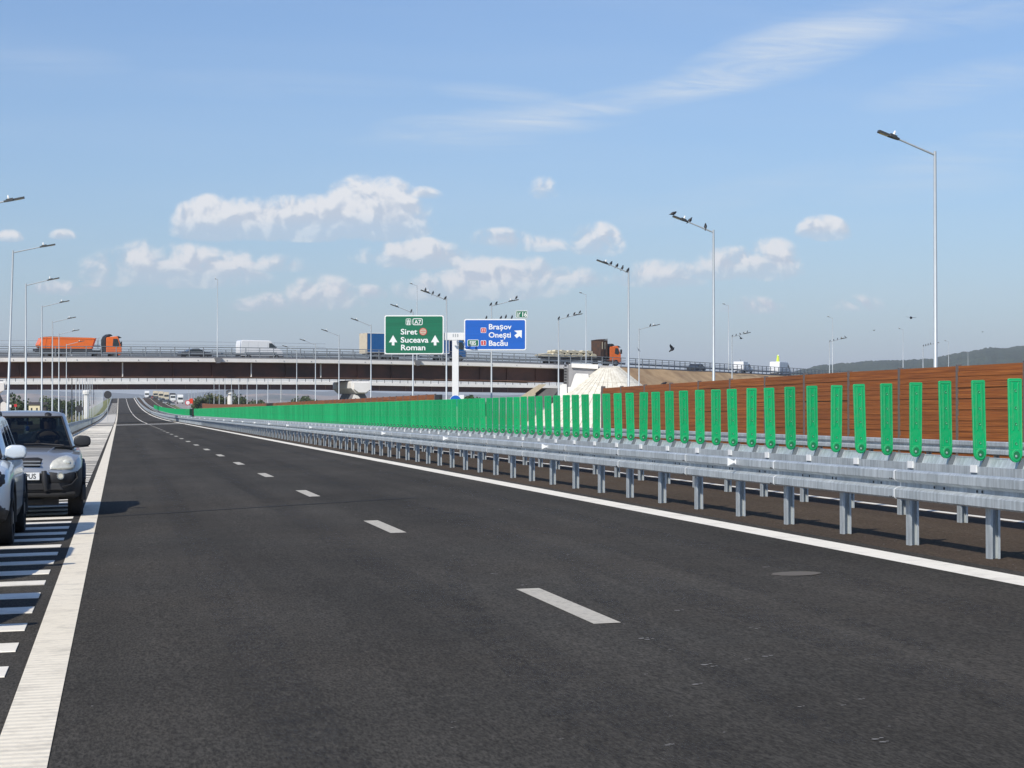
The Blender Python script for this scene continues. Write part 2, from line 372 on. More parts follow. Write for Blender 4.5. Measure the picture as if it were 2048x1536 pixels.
def glass(name, tr=0.45, tint=(0.5, 0.6, 0.62)):
    m = bpy.data.materials.new(name); m.use_nodes = True; nt = m.node_tree; N = nt.nodes; L = nt.links; N.clear()
    g = N.new('ShaderNodeBsdfGlossy'); g.inputs['Roughness'].default_value = .03; g.inputs[0].default_value = (.9, .95, 1, 1)
    t = N.new('ShaderNodeBsdfTransparent'); t.inputs[0].default_value = (*[x * tr for x in tint], 1)
    fr = N.new('ShaderNodeFresnel'); fr.inputs[0].default_value = 1.45; mx = N.new('ShaderNodeMixShader')
    L.new(fr.outputs[0], mx.inputs[0]); L.new(t.outputs[0], mx.inputs[1]); L.new(g.outputs[0], mx.inputs[2])
    o = N.new('ShaderNodeOutputMaterial'); L.new(mx.outputs[0], o.inputs[0]); return m
M['glass'] = glass('windscreen_glass', .42)
M['tint'] = glass('tinted_glass', .35)
M['lampglass'] = mat('headlamp_glass', (0.72, 0.70, 0.60), .08, metal=.3, coat=1.0, var=.2, scale=14)
def wood():
    m = bpy.data.materials.new('brown_timber_boards'); m.use_nodes = True; nt = m.node_tree; N = nt.nodes; L = nt.links; b = N['Principled BSDF']
    b.inputs['Roughness'].default_value = .6; tc = N.new('ShaderNodeTexCoord')
    def noise(scale, st, det=5):
        mp = N.new('ShaderNodeMapping'); mp.inputs['Scale'].default_value = st; L.new(tc.outputs['Object'], mp.inputs[0])
        n = N.new('ShaderNodeTexNoise'); n.inputs['Scale'].default_value = scale; n.inputs['Detail'].default_value = det; n.inputs['Roughness'].default_value = .7
        L.new(mp.outputs[0], n.inputs['Vector']); return n.outputs[0]
    a = noise(1, (6, .35, 70)); r = N.new('ShaderNodeValToRGB'); L.new(a, r.inputs[0])
    r.color_ramp.elements[0].position = .33; r.color_ramp.elements[0].color = (.14, .040, .008, 1)
    r.color_ramp.elements[1].position = .72; r.color_ramp.elements[1].color = (.58, .20, .034, 1)
    e = r.color_ramp.elements.new(.52); e.color = (.31, .093, .015, 1)
    L.new(r.outputs[0], b.inputs['Base Color']); return m
M['wood'] = wood()
M['wood_post'] = mat('barrier_post_steel', (0.16, 0.14, 0.14), .6, metal=.3)
def leaf(name, a, b_, sc=.8):
    m = mat(name, a, .7, c2=b_, scale=sc, detail=3); return m
M['leaf'] = leaf('green_leaves', (0.028, 0.050, 0.020), (0.075, 0.105, 0.035))
M['leaf2'] = leaf('yellowing_leaves', (0.08, 0.085, 0.03), (0.17, 0.15, 0.055))
M['forest'] = mat('forest_cover', (0.006, 0.016, 0.010), .95, c2=(0.060, 0.085, 0.045), scale=.03, detail=8, bump=1.0, bscale=.06)
M['field'] = mat('distant_fields', (0.05, 0.07, 0.05), .95, c2=(0.46, 0.32, 0.24), scale=.0035, stretch=(1, .35, 1), detail=4)
M['ground'] = mat('dry_grass_ground', (0.26, 0.20, 0.11), .95, c2=(0.12, 0.125, 0.05), scale=.02, detail=8)
def vary(m, lo, hi, slot='Base Color'):
    'each copy a little lighter or darker, as if weathered differently'
    nt = m.node_tree; N = nt.nodes; L = nt.links; b = N['Principled BSDF']; src = b.inputs[slot].links[0].from_socket
    oi = N.new('ShaderNodeObjectInfo'); r = N.new('ShaderNodeMapRange'); r.inputs[3].default_value = lo; r.inputs[4].default_value = hi
    L.new(oi.outputs['Random'], r.inputs[0]); v = N.new('ShaderNodeVectorMath'); v.operation = 'SCALE'; L.new(src, v.inputs[0]); L.new(r.outputs[0], v.inputs['Scale']); L.new(v.outputs[0], b.inputs[slot])
def dust(m, c, amt, scale):
    'dusty film and scuffs'
    nt = m.node_tree; N = nt.nodes; L = nt.links; b = N['Principled BSDF']; src = b.inputs['Base Color'].links[0].from_socket; tc = N.new('ShaderNodeTexCoord')
    n = N.new('ShaderNodeTexNoise'); n.inputs['Scale'].default_value = scale; n.inputs['Detail'].default_value = 9; n.inputs['Roughness'].default_value = .75; L.new(tc.outputs['Object'], n.inputs['Vector'])
    r = N.new('ShaderNodeMapRange'); r.inputs[1].default_value = .5; r.inputs[2].default_value = .75; r.inputs[3].default_value = 0; r.inputs[4].default_value = amt; L.new(n.outputs[0], r.inputs[0])
    mx = N.new('ShaderNodeMix'); mx.data_type = 'RGBA'; L.new(r.outputs[0], mx.inputs[0]); L.new(src, mx.inputs[6]); mx.inputs[7].default_value = (*c, 1); L.new(mx.outputs[2], b.inputs['Base Color'])
dust(M['green'], (.22, .36, .22), .35, 7); vary(M['green'], .86, 1.12); vary(M['wood'], .82, 1.0)
dust(M['line'], (.25, .22, .18), .55, 2.2); dust(M['line2'], (.25, .23, .20), .5, 1.6); dust(M['dash'], (.12, .11, .10), .7, 9)
M['grass'] = mat('weedy_grass', (0.10, 0.13, 0.035), .9, c2=(0.20, 0.19, 0.07), scale=.4, detail=6)
# ------------------------------------------------------------------ the land and the roads
def prof(y):
    'height of the motorway along its length'
    if y < 290: return 0.0
    if y < 1000: return 1.4e-5 * (y - 290) ** 2
    h, s, k = 1.4e-5 * 710 ** 2, 2.8e-5 * 710, 1.2e-4
    if y < 1350: return h + s * (y - 1000) - k / 2 * (y - 1000) ** 2
    return h + s * 350 - k / 2 * 350 ** 2 + (s - k * 350) * (y - 1350)
def cross(x): return 0.025 * x if x < 9.3 else 0.025 * 9.3 - 0.022 * (x - 9.3)
def gz(x, y): return prof(y) + cross(x)
YS = [-30 + 10 * i for i in range(0, 28)] + [250 + 12 * i for i in range(1, 100)]
YS = [y for y in YS if y <= 1400]
def strip(name, x0, x1, y0, y1, m, dz=0.0, nx=1, ystep=None, kind='structure'):
    ys = [y0] + [y for y in YS if y0 + .5 < y < y1 - .5] + [y1]
    mb = MB(); xs = [x0 + (x1 - x0) * i / nx for i in range(nx + 1)]
    for y in ys:
        for x in xs: mb.v.append((x, y, gz(x, y) + dz))
    n = nx + 1
    for i in range(len(ys) - 1):
        for j in range(nx): mb.face((i*n + j, i*n + j + 1, (i+1)*n + j + 1, (i+1)*n + j))
    return struct(mb.build(name, m))
# ground sheet out to the horizon
mb = MB(); gx = [-16000, -6000, -2500, -1000, -400, -150, -60, -20, 25, 60, 150, 400, 1000, 2500, 6000, 16000]
gy = [-300, -60, 0, 100, 200, 300, 450, 700, 1100, 1600, 2500, 4500, 9000, 20000]
for y in gy:
    for x in gx: mb.v.append((x, y, -0.95))
for i in range(len(gy) - 1):
    for j in range(len(gx) - 1): n = len(gx); mb.face((i*n+j, i*n+j+1, (i+1)*n+j+1, (i+1)*n+j))
struct(mb.build('ground', M['ground']))
# carriageways
road = strip('road', -3.9, 7.78, -30, 1400, M['asphalt'], nx=3)
verge = strip('median', 7.78, 11.0, -30, 1400, M['verge'], nx=2)
opp = strip('opposite_road', 11.0, 19.9, -30, 1400, M['verge'], nx=2)
sh_l = MB(); sh_r = MB()
for side, x0, sgn, name, m in ((0, -3.9, -1, 'left_verge', M['grass']), (1, 19.9, 1, 'right_verge', M['grass'])):
    b = MB(); cols_ = [0, 1.6, 3.4, 6]
    for y in YS:
        z0 = gz(x0, y)
        for k, c in enumerate(cols_):
            t = c / 6
            run = max(0.0, (z0 + 1.2)) * 1.6 + 1.0
            xx = x0 + sgn * (c if k < 2 else 1.6 + run * (k - 1) / 2)
            zz = z0 - 0.02 if k < 2 else (z0 - 0.02) * (1 - (k - 1) / 2) + (-1.2) * (k - 1) / 2
            b.v.append((xx, y, zz + rnd.uniform(-.04, .04) * (k > 0)))
    n = 4
    for i in range(len(YS) - 1):
        for j in range(3): b.face((i*n+j, i*n+j+1, (i+1)*n+j+1, (i+1)*n+j))
    struct(b.build(name, m))
# bridge joint across the road
def quad_strip(mb, x0, x1, y0, y1, dz, step=12):
    y = y0
    while y < y1 - 1e-6:
        e = min(y1, y + step); mb.poly([(x0, y, gz(x0, y)+dz), (x1, y, gz(x1, y)+dz), (x1, e, gz(x1, e)+dz), (x0, e, gz(x0, e)+dz)]); y = e
mb = MB(); quad_strip(mb, -3.3, 7.7, 243, 247.5, .004); quad_strip(mb, -3.3, 7.7, 254, 257.5, .004)
struct(mb.build('expansion_joint', M['joint']))
# dark seams of the asphalt
mb = MB()
def seam(a, b, w=0.03):
    a, b = Vector(a), Vector(b); d = (b - a).normalized(); s = Vector((-d.y, d.x)) * w
    n = 8; pts = []
    for i in range(n + 1):
        p = a.lerp(b, i / n); q = math.sin(i * 1.9) * .02
        pts.append(p + s * q)
    for i in range(n):
        c = [pts[i] - s, pts[i+1] - s, pts[i+1] + s, pts[i] + s]
        mb.poly([(q.x, q.y, gz(q.x, q.y) + .0045) for q in c])
seam((-1.3, 31.6), (5.0, 35.2), .5 * .1); seam((-.3, 63), (6.2, 66), .06)
struct(mb.build('asphalt_seam', M['rubber']))
# painted markings
mb = MB(); quad_strip(mb, -.575, -.315, -10, 1400, .006, 6)
struct(mb.build('left_edge_line', M['line']))
mb = MB(); quad_strip(mb, 7.22, 7.58, -10, 1400, .004, 12)
struct(mb.build('right_edge_line', M['line2']))
mb = MB(); quad_strip(mb, 11.25, 11.45, -10, 1400, .004, 12)
quad_strip(mb, 15.2, 15.35, 300, 1400, .004, 12); quad_strip(mb, 18.9, 19.15, 300, 1400, .004, 12)
struct(mb.build('far_edge_line', M['line2']))
mb = MB(); y = 14.45 - 11.25 * 2
while y < 242: quad_strip(mb, 3.33, 3.53, y, y + 2.95, .004); y += 11.25
struct(mb.build('lane_dashes', M['dash']))
mb = MB(); quad_strip(mb, 3.36, 3.52, 262, 1400, .004, 12); struct(mb.build('lane_line', M['line2']))
# cross bars painted on the shoulder: thick paint, so they close up in the distance
mb = MB(); d = 6.2; bar_ys = []
while d < 238:
    x0, x1 = -3.25, -.68; z0, z1 = gz(x0, d), gz(x1, d)
    w = .50 if d < 120 else .55; t = .008
    b = len(mb.v)
    for (x, z) in ((x0, z0), (x1, z1)):
        for (yy_, h) in ((d, .001), (d, t), (d + w, t), (d + w, .001)): mb.v.append((x, yy_ + rnd.uniform(-.01, .01), z + h))
    mb.face((b, b+1, b+5, b+4)); mb.face((b+1, b+2, b+6, b+5)); mb.face((b+2, b+3, b+7, b+6)); mb.face((b+4, b+5, b+6, b+7)); mb.face((b+3,b+2,b+1,b))
    bar_ys.append(d); d += 1.36
struct(mb.build('shoulder_bars', M['line2']))
mb = MB(); quad_strip(mb, -3.3, -.66, 262, 560, .003, 12); struct(mb.build('shoulder', M['concrete']))
mb = MB(); d = 566
while d < 900: quad_strip(mb, -3.2, -.7, d, d + 6, .004); d += 20
struct(mb.build('far_shoulder_bars', M['line2']))
# small paint flecks and stone scraps
mb = MB(); stain = MB()
def fleck(x, y, s, mbx=None, asp=1.0):
    n = rnd.randint(5, 8); pts = []
    for i in range(n):
        a = 2 * math.pi * i / n; r = s * rnd.uniform(.45, 1)
        px_, py_ = x + r * math.cos(a) * asp, y + r * math.sin(a); pts.append((px_, py_, gz(px_, py_) + .005))
    (mbx or mb).poly(pts)
def ground_at(px, py):
    d = 30.0
    for _ in range(30):
        p = at(px, py, d); g = gz(p.x, p.y); h = EYE - g; d = d * h / max(.05, EYE - p.z)
    return at(px, py, d)
for (px, py, s) in [(945,1131,.07),(985,1148,.07),(990,1149,.05),(1045,1171,.08),(906,1112,.05),(880,1108,.04),(860,1095,.05),(1284,1278,.09),(1295,1280,.09),(1408,1331,.10),(1425,1334,.06),(1750,1480,.08),
                    (1765,1486,.06),(1492,1320,.05),(1530,1314,.09),(1720,1400,.05),(1500,1256,.05),(1513,1258,.05),(1355,1222,.09),(1370,1197,.05),(1530,1135,.09),(1135,1110,.06),(1145,1122,.05),(1340,1300,.04),(1335,1492,.05),
                    (690,1015,.08),(655,996,.08),(712,1030,.07),(570,960,.06),(1115,1205,.05),(278,1096,.05),(232,1130,.05),(240,1131,.03),(904,1446,.03),(1340,1434,.03),(1340,1490,.04),(810,1030,.05),(1000,1020,.1),(1040,1025,.09),(1190,1018,.08),(905,1457,.03),(715,1228,.03),(1390,1370,.08),(1290,1350,.03),(470,1010,.06),(1120,1480,.03),(1600,1415,.05),(1685,1412,.04)]:
    p = ground_at(px, py); fleck(p.x, p.y, s * .34); fleck(p.x + s * .5, p.y + s * .3, s * .2)
for i in range(90): fleck(rnd.uniform(-.2, 7), rnd.uniform(8, 60), rnd.uniform(.004, .014))
struct(mb.build('paint_flecks', M['fleck']))
# faint tyre marks
tm = bpy.data.materials.new('tyre_marks'); tm.use_nodes = True; nt = tm.node_tree; pb0 = nt.nodes['Principled BSDF']; pb0.inputs['Base Color'].default_value = (.018, .014, .011, 1); pb0.inputs['Roughness'].default_value = .7
tn = nt.nodes.new('ShaderNodeTexNoise'); tn.inputs['Scale'].default_value = 3.0; tn.inputs['Detail'].default_value = 8; tn.inputs['Roughness'].default_value = .8
tr_ = nt.nodes.new('ShaderNodeMapRange'); tr_.inputs[1].default_value = .42; tr_.inputs[2].default_value = .72; tr_.inputs[3].default_value = 0; tr_.inputs[4].default_value = .26
tcn = nt.nodes.new('ShaderNodeTexCoord'); nt.links.new(tcn.outputs['Object'], tn.inputs['Vector']); nt.links.new(tn.outputs[0], tr_.inputs[0]); nt.links.new(tr_.outputs[0], pb0.inputs['Alpha'])
b = MB()
def mark(pts, w):
    for (x0, y0), (x1, y1) in zip(pts, pts[1:]):
        b.poly([(x, y, gz(x, y) + .0042) for x, y in ((x0 - w, y0), (x0 + w, y0), (x1 + w, y1), (x1 - w, y1))])
for (cx, a, ph) in ((.9, .12, 0), (2.55, .12, 0), (4.5, .15, 1), (6.1, .15, 1)):
    mark([(cx + a * .3 * math.sin(y * .02 + ph), y) for y in range(4, 240, 6)], .20)
mark([(2.2 + .022 * (y - 9) ** 1.6, y) for y in [9 + .8 * i for i in range(16)]], .10); mark([(3.3 + .022 * (y - 9) ** 1.6, y) for y in [9 + .8 * i for i in range(14)]], .09)
mark([(5.2 - .004 * (y - 20) ** 2, y) for y in range(12, 34, 2)], .08)
struct(b.build('tyre_marks', tm))
mb2 = MB()
for i in range(700):
    fleck(rnd.uniform(7.8, 12.5), 16 + 60 * rnd.random() ** 1.5, rnd.uniform(.006, .02), mb2)
struct(mb2.build('loose_chippings', M['fleck']))
p = ground_at(1592, 1148); b = MB(); b.poly([(p.x + .22 * math.cos(a * .35) * (1 + .08 * math.sin(a * 3)), p.y + .22 * math.sin(a * .35), gz(p.x, p.y) + .005 + .025 * .27 * math.cos(a * .35)) for a in range(18)])
struct(b.build('sandy_stain', mat('sandy_dust', (.12, .105, .085), .9)))

# ------------------------------------------------------------------ crash barriers
def WB(face, z0=.66, h=.31, t=.004):
    'W-beam outline; face=-1 bulges towards -x'
    o = [(-.02, 0), (-.062, .004), (-.082, .02), (-.082, .10), (-.062, .118), (-.018, .135), (-.018, .175), (-.062, .192), (-.082, .21), (-.082, .29), (-.062, .306), (-.02, .31)]
    pts = [(-face * a * 1.0, z0 + b) for a, b in o]; inner = [(x + (-face) * -t if False else x - (-face) * (-t), z) for x, z in pts]
    inner = [(x - face * t, z) for x, z in pts]
    return pts + inner[::-1]
def seg_path(x, y0, y1, step=20):
    out = []; y = y0
    while y < y1: out.append((x, y, gz(x, y))); y += step
    out.append((x, y1, gz(x, y1))); return out
def add_prop(parent, kind_name, me, loc, rz=0, rot=None):
    o = bpy.data.objects.new(kind_name, me); col.objects.link(o); o.parent = parent; o.location = loc
    o.rotation_euler = rot or (0, 0, rz); return o
def beam_mesh(x_prof, L_, m, name='beam', lip=True):
    b = MB(); b.sweep([(0, 0, 0), (0, L_, 0)], x_prof)
    o = b.build(name, m, smooth=28); me = o.data; bpy.data.objects.remove(o); return me
# sigma post
def post_mesh(h, w=.098, d=.055, m=None):
    b = MB(); t = .006
    b.box(-w/2, -w/2 + t, -d, d, -.15, h); b.box(w/2 - t, w/2, -d, d, -.15, h); b.box(-w/2 + t, w/2 - t, -t/2, t/2, -.15, h)
    b.box(-w/2, -w/2 + .022, -d - .004, -d, -.15, h); b.box(w/2 - .022, w/2, -d - .004, -d, -.15, h)
    o = b.build('post', m or M['galv']); me = o.data; bpy.data.objects.remove(o); return me
Y0 = 8.0
def barrier(x, face, label, ymax, post_dy, top=.785, extra=None, npost=100, joint_len=4.07, near=None, zoff=-.02):
    root = empty('crash_barrier', (x, Y0, gz(x, Y0))); tag(root, label, 'guardrail', 'steel crash barriers along the carriageways')
    bm_ = beam_mesh(WB(face, 0, .31), joint_len + .09, M['galv'])
    y = near if near else Y0; k = 0
    while y < ymax and k < 66:
        z = gz(x, y) + top - .31 + zoff
        o = add_prop(root, 'beam', bm_, (face * -.11 * -1 + (.0035 if k % 2 else 0) * face, y - Y0, z - gz(x, Y0) + (.0015 if k % 2 else 0))); y += joint_len; k += 1
        o.rotation_euler = (0, 0, 0)
    if y < ymax:
        b = MB(); b.sweep([(p[0] - x, p[1] - Y0, p[2] - gz(x, Y0)) for p in seg_path(x + face * .11, y, ymax)], WB(face, top - .31 + zoff))
        b.build('distant_beam', M['galv'], root, smooth=50)['kind'] = 'stuff'
    pm = post_mesh(top - .05); y = near if near else Y0; k = 0
    while k < npost and y < ymax:
        add_prop(root, 'post', pm, (0, y - Y0, gz(x, y) - gz(x, Y0))); y += post_dy; k += 1
    if y < ymax:
        b = MB()
        while y < ymax: b.box(-.055, .055, y - Y0 - .03, y - Y0 + .03, gz(x, y) - gz(x, Y0) - .1, gz(x, y) - gz(x, Y0) + top - .05); y += post_dy
        b.build('distant_posts', M['galv'], root)['kind'] = 'stuff'
    # spacer blocks
    b = MB(); b.box(min(face*.055, face*.105), max(face*.055, face*.105), -.035, .035, top-.27+zoff, top-.05+zoff)
    so = b.build('spacer', M['galv_dull']); spm = so.data; bpy.data.objects.remove(so); y = near if near else Y0
    while y < min(ymax, 160): add_prop(root, 'spacer', spm, (0, y - Y0, gz(x,y)-gz(x,Y0))); y += post_dy
    return root
PDY = 2.036
def first_post(px, x):
    t = (px - 1024) / F; c, s = math.cos(PSI), math.sin(PSI)     # x c - y s = t (y c + x s)
    return x * (c - t * s) / (t * c + s)
XA = 8.16; ya = first_post(1985, XA); ya0 = ya - PDY * 5
near_b = barrier(XA, -1, 'nearest steel crash barrier, on I-posts beside the white line, with butterfly reflectors', 1300, PDY, top=.812, near=ya0, joint_len=PDY * 2)
# bolts at beam joints and butterfly reflectors
bolt = MB()
for i in range(2):
    for j in range(3): bolt.ball((-.193, .03 + j * .05, .525 + i * .19), .011, 6, 4)

bo = bolt.build('bolts', M['black']); bme = bo.data; bpy.data.objects.remove(bo)
lp_ = MB(); lp_.sweep([(-.1135, -.012, 0), (-.1135, .010, 0)], [(a_ * 1.10, z_) for a_, z_ in WB(-1, .812 - .312, .31)])
lo_ = lp_.build('beam_lap', M['zinc']); lme = lo_.data; bpy.data.objects.remove(lo_)
sb = MB()
for q in (.55, .78, 2.036 - .06, 2.036 + .06, 2.9, 3.15): sb.disc((-.134, q, .655), .014, 0, 8, .006)
so_ = sb.build('beam_slots', M['black']); sme = so_.data; bpy.data.objects.remove(so_)
for k in range(30):
    add_prop(near_b, 'joint_bolts', bme, (0, ya0 + PDY * 2 * k - Y0, -.02)); add_prop(near_b, 'beam_lap', lme, (0, ya0 + PDY * 2 * k - Y0, -.018)); add_prop(near_b, 'beam_slots', sme, (0, ya0 + PDY * 2 * k - Y0, -.02))
rb = MB()
rb.prism([(-.10, -.055), (-.10, .055), (-.012, .01), (.02, .05), (.10, .045), (.10, -.045), (.02, -.05), (-.012, -.01)], 1, -.006, .006)
ro = rb.build('reflector', M['sign_white']); rme = ro.data; bpy.data.objects.remove(ro)
yr = first_post(1470, XA - .2)
for k in range(-1, 45):
    y = yr + 12.2 * k
    if y < Y0: continue
    add_prop(near_b, 'reflector', rme, (-.20, y - Y0, gz(XA, y) - gz(XA, Y0) + .735), rot=(0, 0, R(-8)))
# second barrier: carries the green panels; its back faces us
XB = 10.38; PANX = 10.30
sec = barrier(XB, 1, 'second steel crash barrier in the median, carrying the row of green anti-glare panels', 1300, PDY, top=.79, near=first_post(1924, XB) - PDY * 6, joint_len=PDY * 2)
gz0 = gz(XB, Y0)
def chan(dx0, dx1, z0, z1, y0, y1, name):
    b = MB(); path = [(dx0 * 0, p[1] - Y0, p[2] - gz0) for p in seg_path(XB, y0, y1)]
    b.sweep(path, [(dx0, z0), (dx1, z0), (dx1, z1), (dx0, z1)]); return b.build(name, M['galv'], sec)
chan(-.19, -.13, .39, .48, Y0, 1300, 'lower_channel')
chan(-.11, -.05, .823, .836, Y0, 1300, 'panel_rail')
b = MB(); path = [(0, p[1] - Y0, p[2] - gz0) for p in seg_path(XB, Y0, 1300)]
b.sweep(path, [(-.225, .722), (-.14, .722), (-.10, .822), (-.105, .826), (-.145, .728), (-.225, .728)]); b.build('sloping_plate', M['galv'], sec)
b = MB(); path = [(0, p[1] - Y0, p[2] - gz0) for p in seg_path(XB, Y0, 1300)]
b.sweep(path, [(-.225, .58), (-.219, .58), (-.219, .722), (-.225, .722)]); b.build('front_plate', M['galv'], sec)
pb = MB(); pb.box(-.245, -.226, -.085, .085, .655, .745); po = pb.build('square_plate', M['sign_white']); pme = po.data; bpy.data.objects.remove(po)
yp = first_post(1703, XB - .3)
for k in range(-8, 60):
    y = yp + PDY * k
    if y > Y0: add_prop(sec, 'square_plate', pme, (0, y - Y0, gz(XB, y) - gz0))
# gussets under each panel
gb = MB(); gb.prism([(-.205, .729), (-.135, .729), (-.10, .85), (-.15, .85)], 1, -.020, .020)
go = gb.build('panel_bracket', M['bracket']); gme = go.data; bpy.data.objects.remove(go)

# ------------------------------------------------------------------ green anti-glare panels
def panel_mesh():
    b = MB(); w, h, r, t = .10, .985, .022, .016
    out = []
    for i in range(9):
        a = math.pi + math.pi * i / 8; out.append((w * .94 * math.cos(a), .10 + .10 * math.sin(a)))
    for i in range(4):
        a = math.pi / 2 * i / 3; out.append((w - r + r * math.cos(a), h - r + r * math.sin(a)))
    for i in range(4):
        a = math.pi / 2 + math.pi / 2 * i / 3; out.append((-w + r + r * math.cos(a), h - r + r * math.sin(a)))
    b.prism(out, 1, -t, t)
    # rim, raised ribs, foot boss
    b.cur = 2
    def bar(x0, x1, z0, z1, d=.006): b.box(x0, x1, -t - d, -t + .001, z0, z1)
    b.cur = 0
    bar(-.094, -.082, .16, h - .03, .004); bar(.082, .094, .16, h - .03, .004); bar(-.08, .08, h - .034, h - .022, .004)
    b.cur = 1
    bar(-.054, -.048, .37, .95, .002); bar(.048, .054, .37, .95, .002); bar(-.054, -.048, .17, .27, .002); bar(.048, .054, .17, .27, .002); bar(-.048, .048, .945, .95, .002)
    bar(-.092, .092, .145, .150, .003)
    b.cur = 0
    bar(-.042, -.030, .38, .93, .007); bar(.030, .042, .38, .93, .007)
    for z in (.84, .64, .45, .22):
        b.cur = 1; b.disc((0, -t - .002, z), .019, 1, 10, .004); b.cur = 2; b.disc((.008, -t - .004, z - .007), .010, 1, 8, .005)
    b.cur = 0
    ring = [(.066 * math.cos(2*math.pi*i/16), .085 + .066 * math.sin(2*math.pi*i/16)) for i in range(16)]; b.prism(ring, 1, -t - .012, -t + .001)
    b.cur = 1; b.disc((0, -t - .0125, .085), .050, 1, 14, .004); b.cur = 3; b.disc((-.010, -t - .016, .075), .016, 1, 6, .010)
    return b.build('antiglare_panel', [M['green'], M['green_shade'], M['green_highlight'], M['galv']])
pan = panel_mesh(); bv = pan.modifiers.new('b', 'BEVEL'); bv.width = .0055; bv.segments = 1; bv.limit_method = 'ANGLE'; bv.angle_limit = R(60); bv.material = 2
dg = bpy.context.evaluated_depsgraph_get(); dg.update(); pme2 = bpy.data.meshes.new_from_object(pan.evaluated_get(dg)); bpy.data.objects.remove(pan)
PDYP = 1.0 / math.cos(PSI) * 1.0
yq = first_post(2031, PANX - .14); y = yq - PDYP * 8; k = -5; rest = MB()
def panel_z(y): return gz(PANX, y) + .800
while y < 620:
    z = panel_z(y)
    if k < 303:
        o = bpy.data.objects.new('antiglare_panel', pme2); col.objects.link(o)
        o.location = (PANX - .14 + rnd.uniform(-.004, .004), y, z + rnd.uniform(-.004, .004)); o.rotation_euler = (rnd.uniform(-.025, .025), rnd.uniform(-.020, .020) - .012, rnd.uniform(-.07, .07)); o.scale = (.84, 1, .985)
        if k < 4: lab = 'green slotted anti-glare panel standing on the median barrier at the right edge of the view'
        elif k < 20: lab = 'wide-spaced green anti-glare panel on the median barrier before the brown timber wall'
        elif k < 36: lab = 'green anti-glare panel on the median barrier in front of the pale paved cone'
        else: lab = 'distant green anti-glare panel closed up with its neighbours on the median barrier'
        tag(o, lab, 'anti-glare panel', 'green anti-glare panels on the median barrier')
        if k < 60:
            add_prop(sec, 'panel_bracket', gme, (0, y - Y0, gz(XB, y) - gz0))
    else:
        rest.box(PANX - .24, PANX - .04, y - .015, y + .015, z, z + .98)
    y += PDYP; k += 1
ro = rest.build('distant_antiglare_panels', M['green']); tag(ro, 'far run of green anti-glare panels climbing the hill', 'anti-glare panels', None, 'stuff')
# black stop panel in the row
yb = 288.0; b = MB(); b.prism([(-.15, 0), (.15, 0), (.15, 1.05), (.10, 1.12), (-.10, 1.12), (-.15, 1.05)], 1, -.03, .03); b.box(-.03, .03, -.04, .04, -.4, 0)
b.box(-.1, .1, -.036, -.03, .12, .96)
o = b.build('black_panel', M['black']); o.location = (PANX - .3, yb, gz(PANX, yb) + .70); tag(o, 'single black panel interrupting the far green row', 'panel')

# far guardrail in front of the timber wall and the left guardrail
XC = 19.9
far_b = barrier(XC, -1, 'far double crash barrier at the foot of the brown timber wall', 700, 4.07, top=.93, near=ya0, joint_len=12.2)
left_b = barrier(-3.75, 1, 'steel crash barrier on the left, curving up the far hill past the parked cars', 1300, 4.07, top=.86, near=ya0, joint_len=12.2)

# ------------------------------------------------------------------ brown timber noise walls
XW = 21.35
def noise_wall(y0, y1, label, step=4.07, taper=0):
    root = empty('noise_wall', (XW, y0, gz(XW, y0))); tag(root, label, 'noise wall', 'brown timber noise walls')
    z0 = gz(XW, y0); y = y0; k = 0; far = MB(); farp = MB()
    while y < y1 - .1:
        e = min(y + step, y1); top = 2.82 - .012 * max(0, y - 60) * taper
        top2 = 2.82 - .012 * max(0, e - 60) * taper
        gA, gB = gz(XW, y) - z0, gz(XW, e) - z0; tgt = MB() if k < 40 else far
        # boards: each lies at its own small depth
        nb = 22 if k < 16 else (3 if k < 40 else 1)
        for i in range(nb):
            a0 = -.3 + (top + .3) * i / nb; a1 = -.3 + (top + .3) * (i + 1) / nb - (.012 if nb > 4 else 0)
            b0 = -.3 + (top2 + .3) * i / nb; b1 = -.3 + (top2 + .3) * (i + 1) / nb - (.012 if nb > 4 else 0)
            dx = rnd.uniform(0, .018) if nb > 4 else 0; n0 = len(tgt.v)
            if nb > 4: dx += .012 * (i % 2)
            for (yy_, lo, hi, g) in ((y - y0 + .05, a0, a1, gA), (e - y0 - .05, b0, b1, gB)):
                tgt.v += [(-.03 + dx, yy_, lo + g), (.06, yy_, lo + g), (.06, yy_, hi + g), (-.03 + dx, yy_, hi + g)]
            q = n0
            for f in ((0,4,5,1),(1,5,6,2),(2,6,7,3),(3,7,4,0),(0,1,2,3),(7,6,5,4)): tgt.face([q + v for v in f])
        if nb > 4: tgt.box(.0, .055, y - y0 + .05, e - y0 - .05, -.3 + gA, min(top, top2) - .05 + gA)
        pb_ = MB() if k < 40 else farp
        pb_.box(-.050, .09, y - y0 - .035, y - y0 + .035, -.3 + gA, top + .03 + gA)
        if k < 40: tgt.build('panel', M['wood'], root); pb_.build('post', M['wood_post'], root)
        y = e; k += 1
    if far.v: far.build('distant_panels', M['wood'], root)['kind'] = 'stuff'; farp.build('distant_posts', M['wood_post'], root)['kind'] = 'stuff'
    b = MB(); b.box(-.08, .10, y1 - y0 - .06, y1 - y0 + .06, -.3, 2.9 + gz(XW, y1) - z0 - .012 * max(0, y1 - 60) * taper); b.build('end_post', M['wood_post'], root)
    return root
wy = first_post(1916, XW)
noise_wall(wy - 4.07 * 4, first_post(1206, XW), 'near brown timber noise wall behind the green panels on the right', taper=.35)
noise_wall(first_post(870, XW), 620, 'far brown timber noise wall beginning left of the sign column')
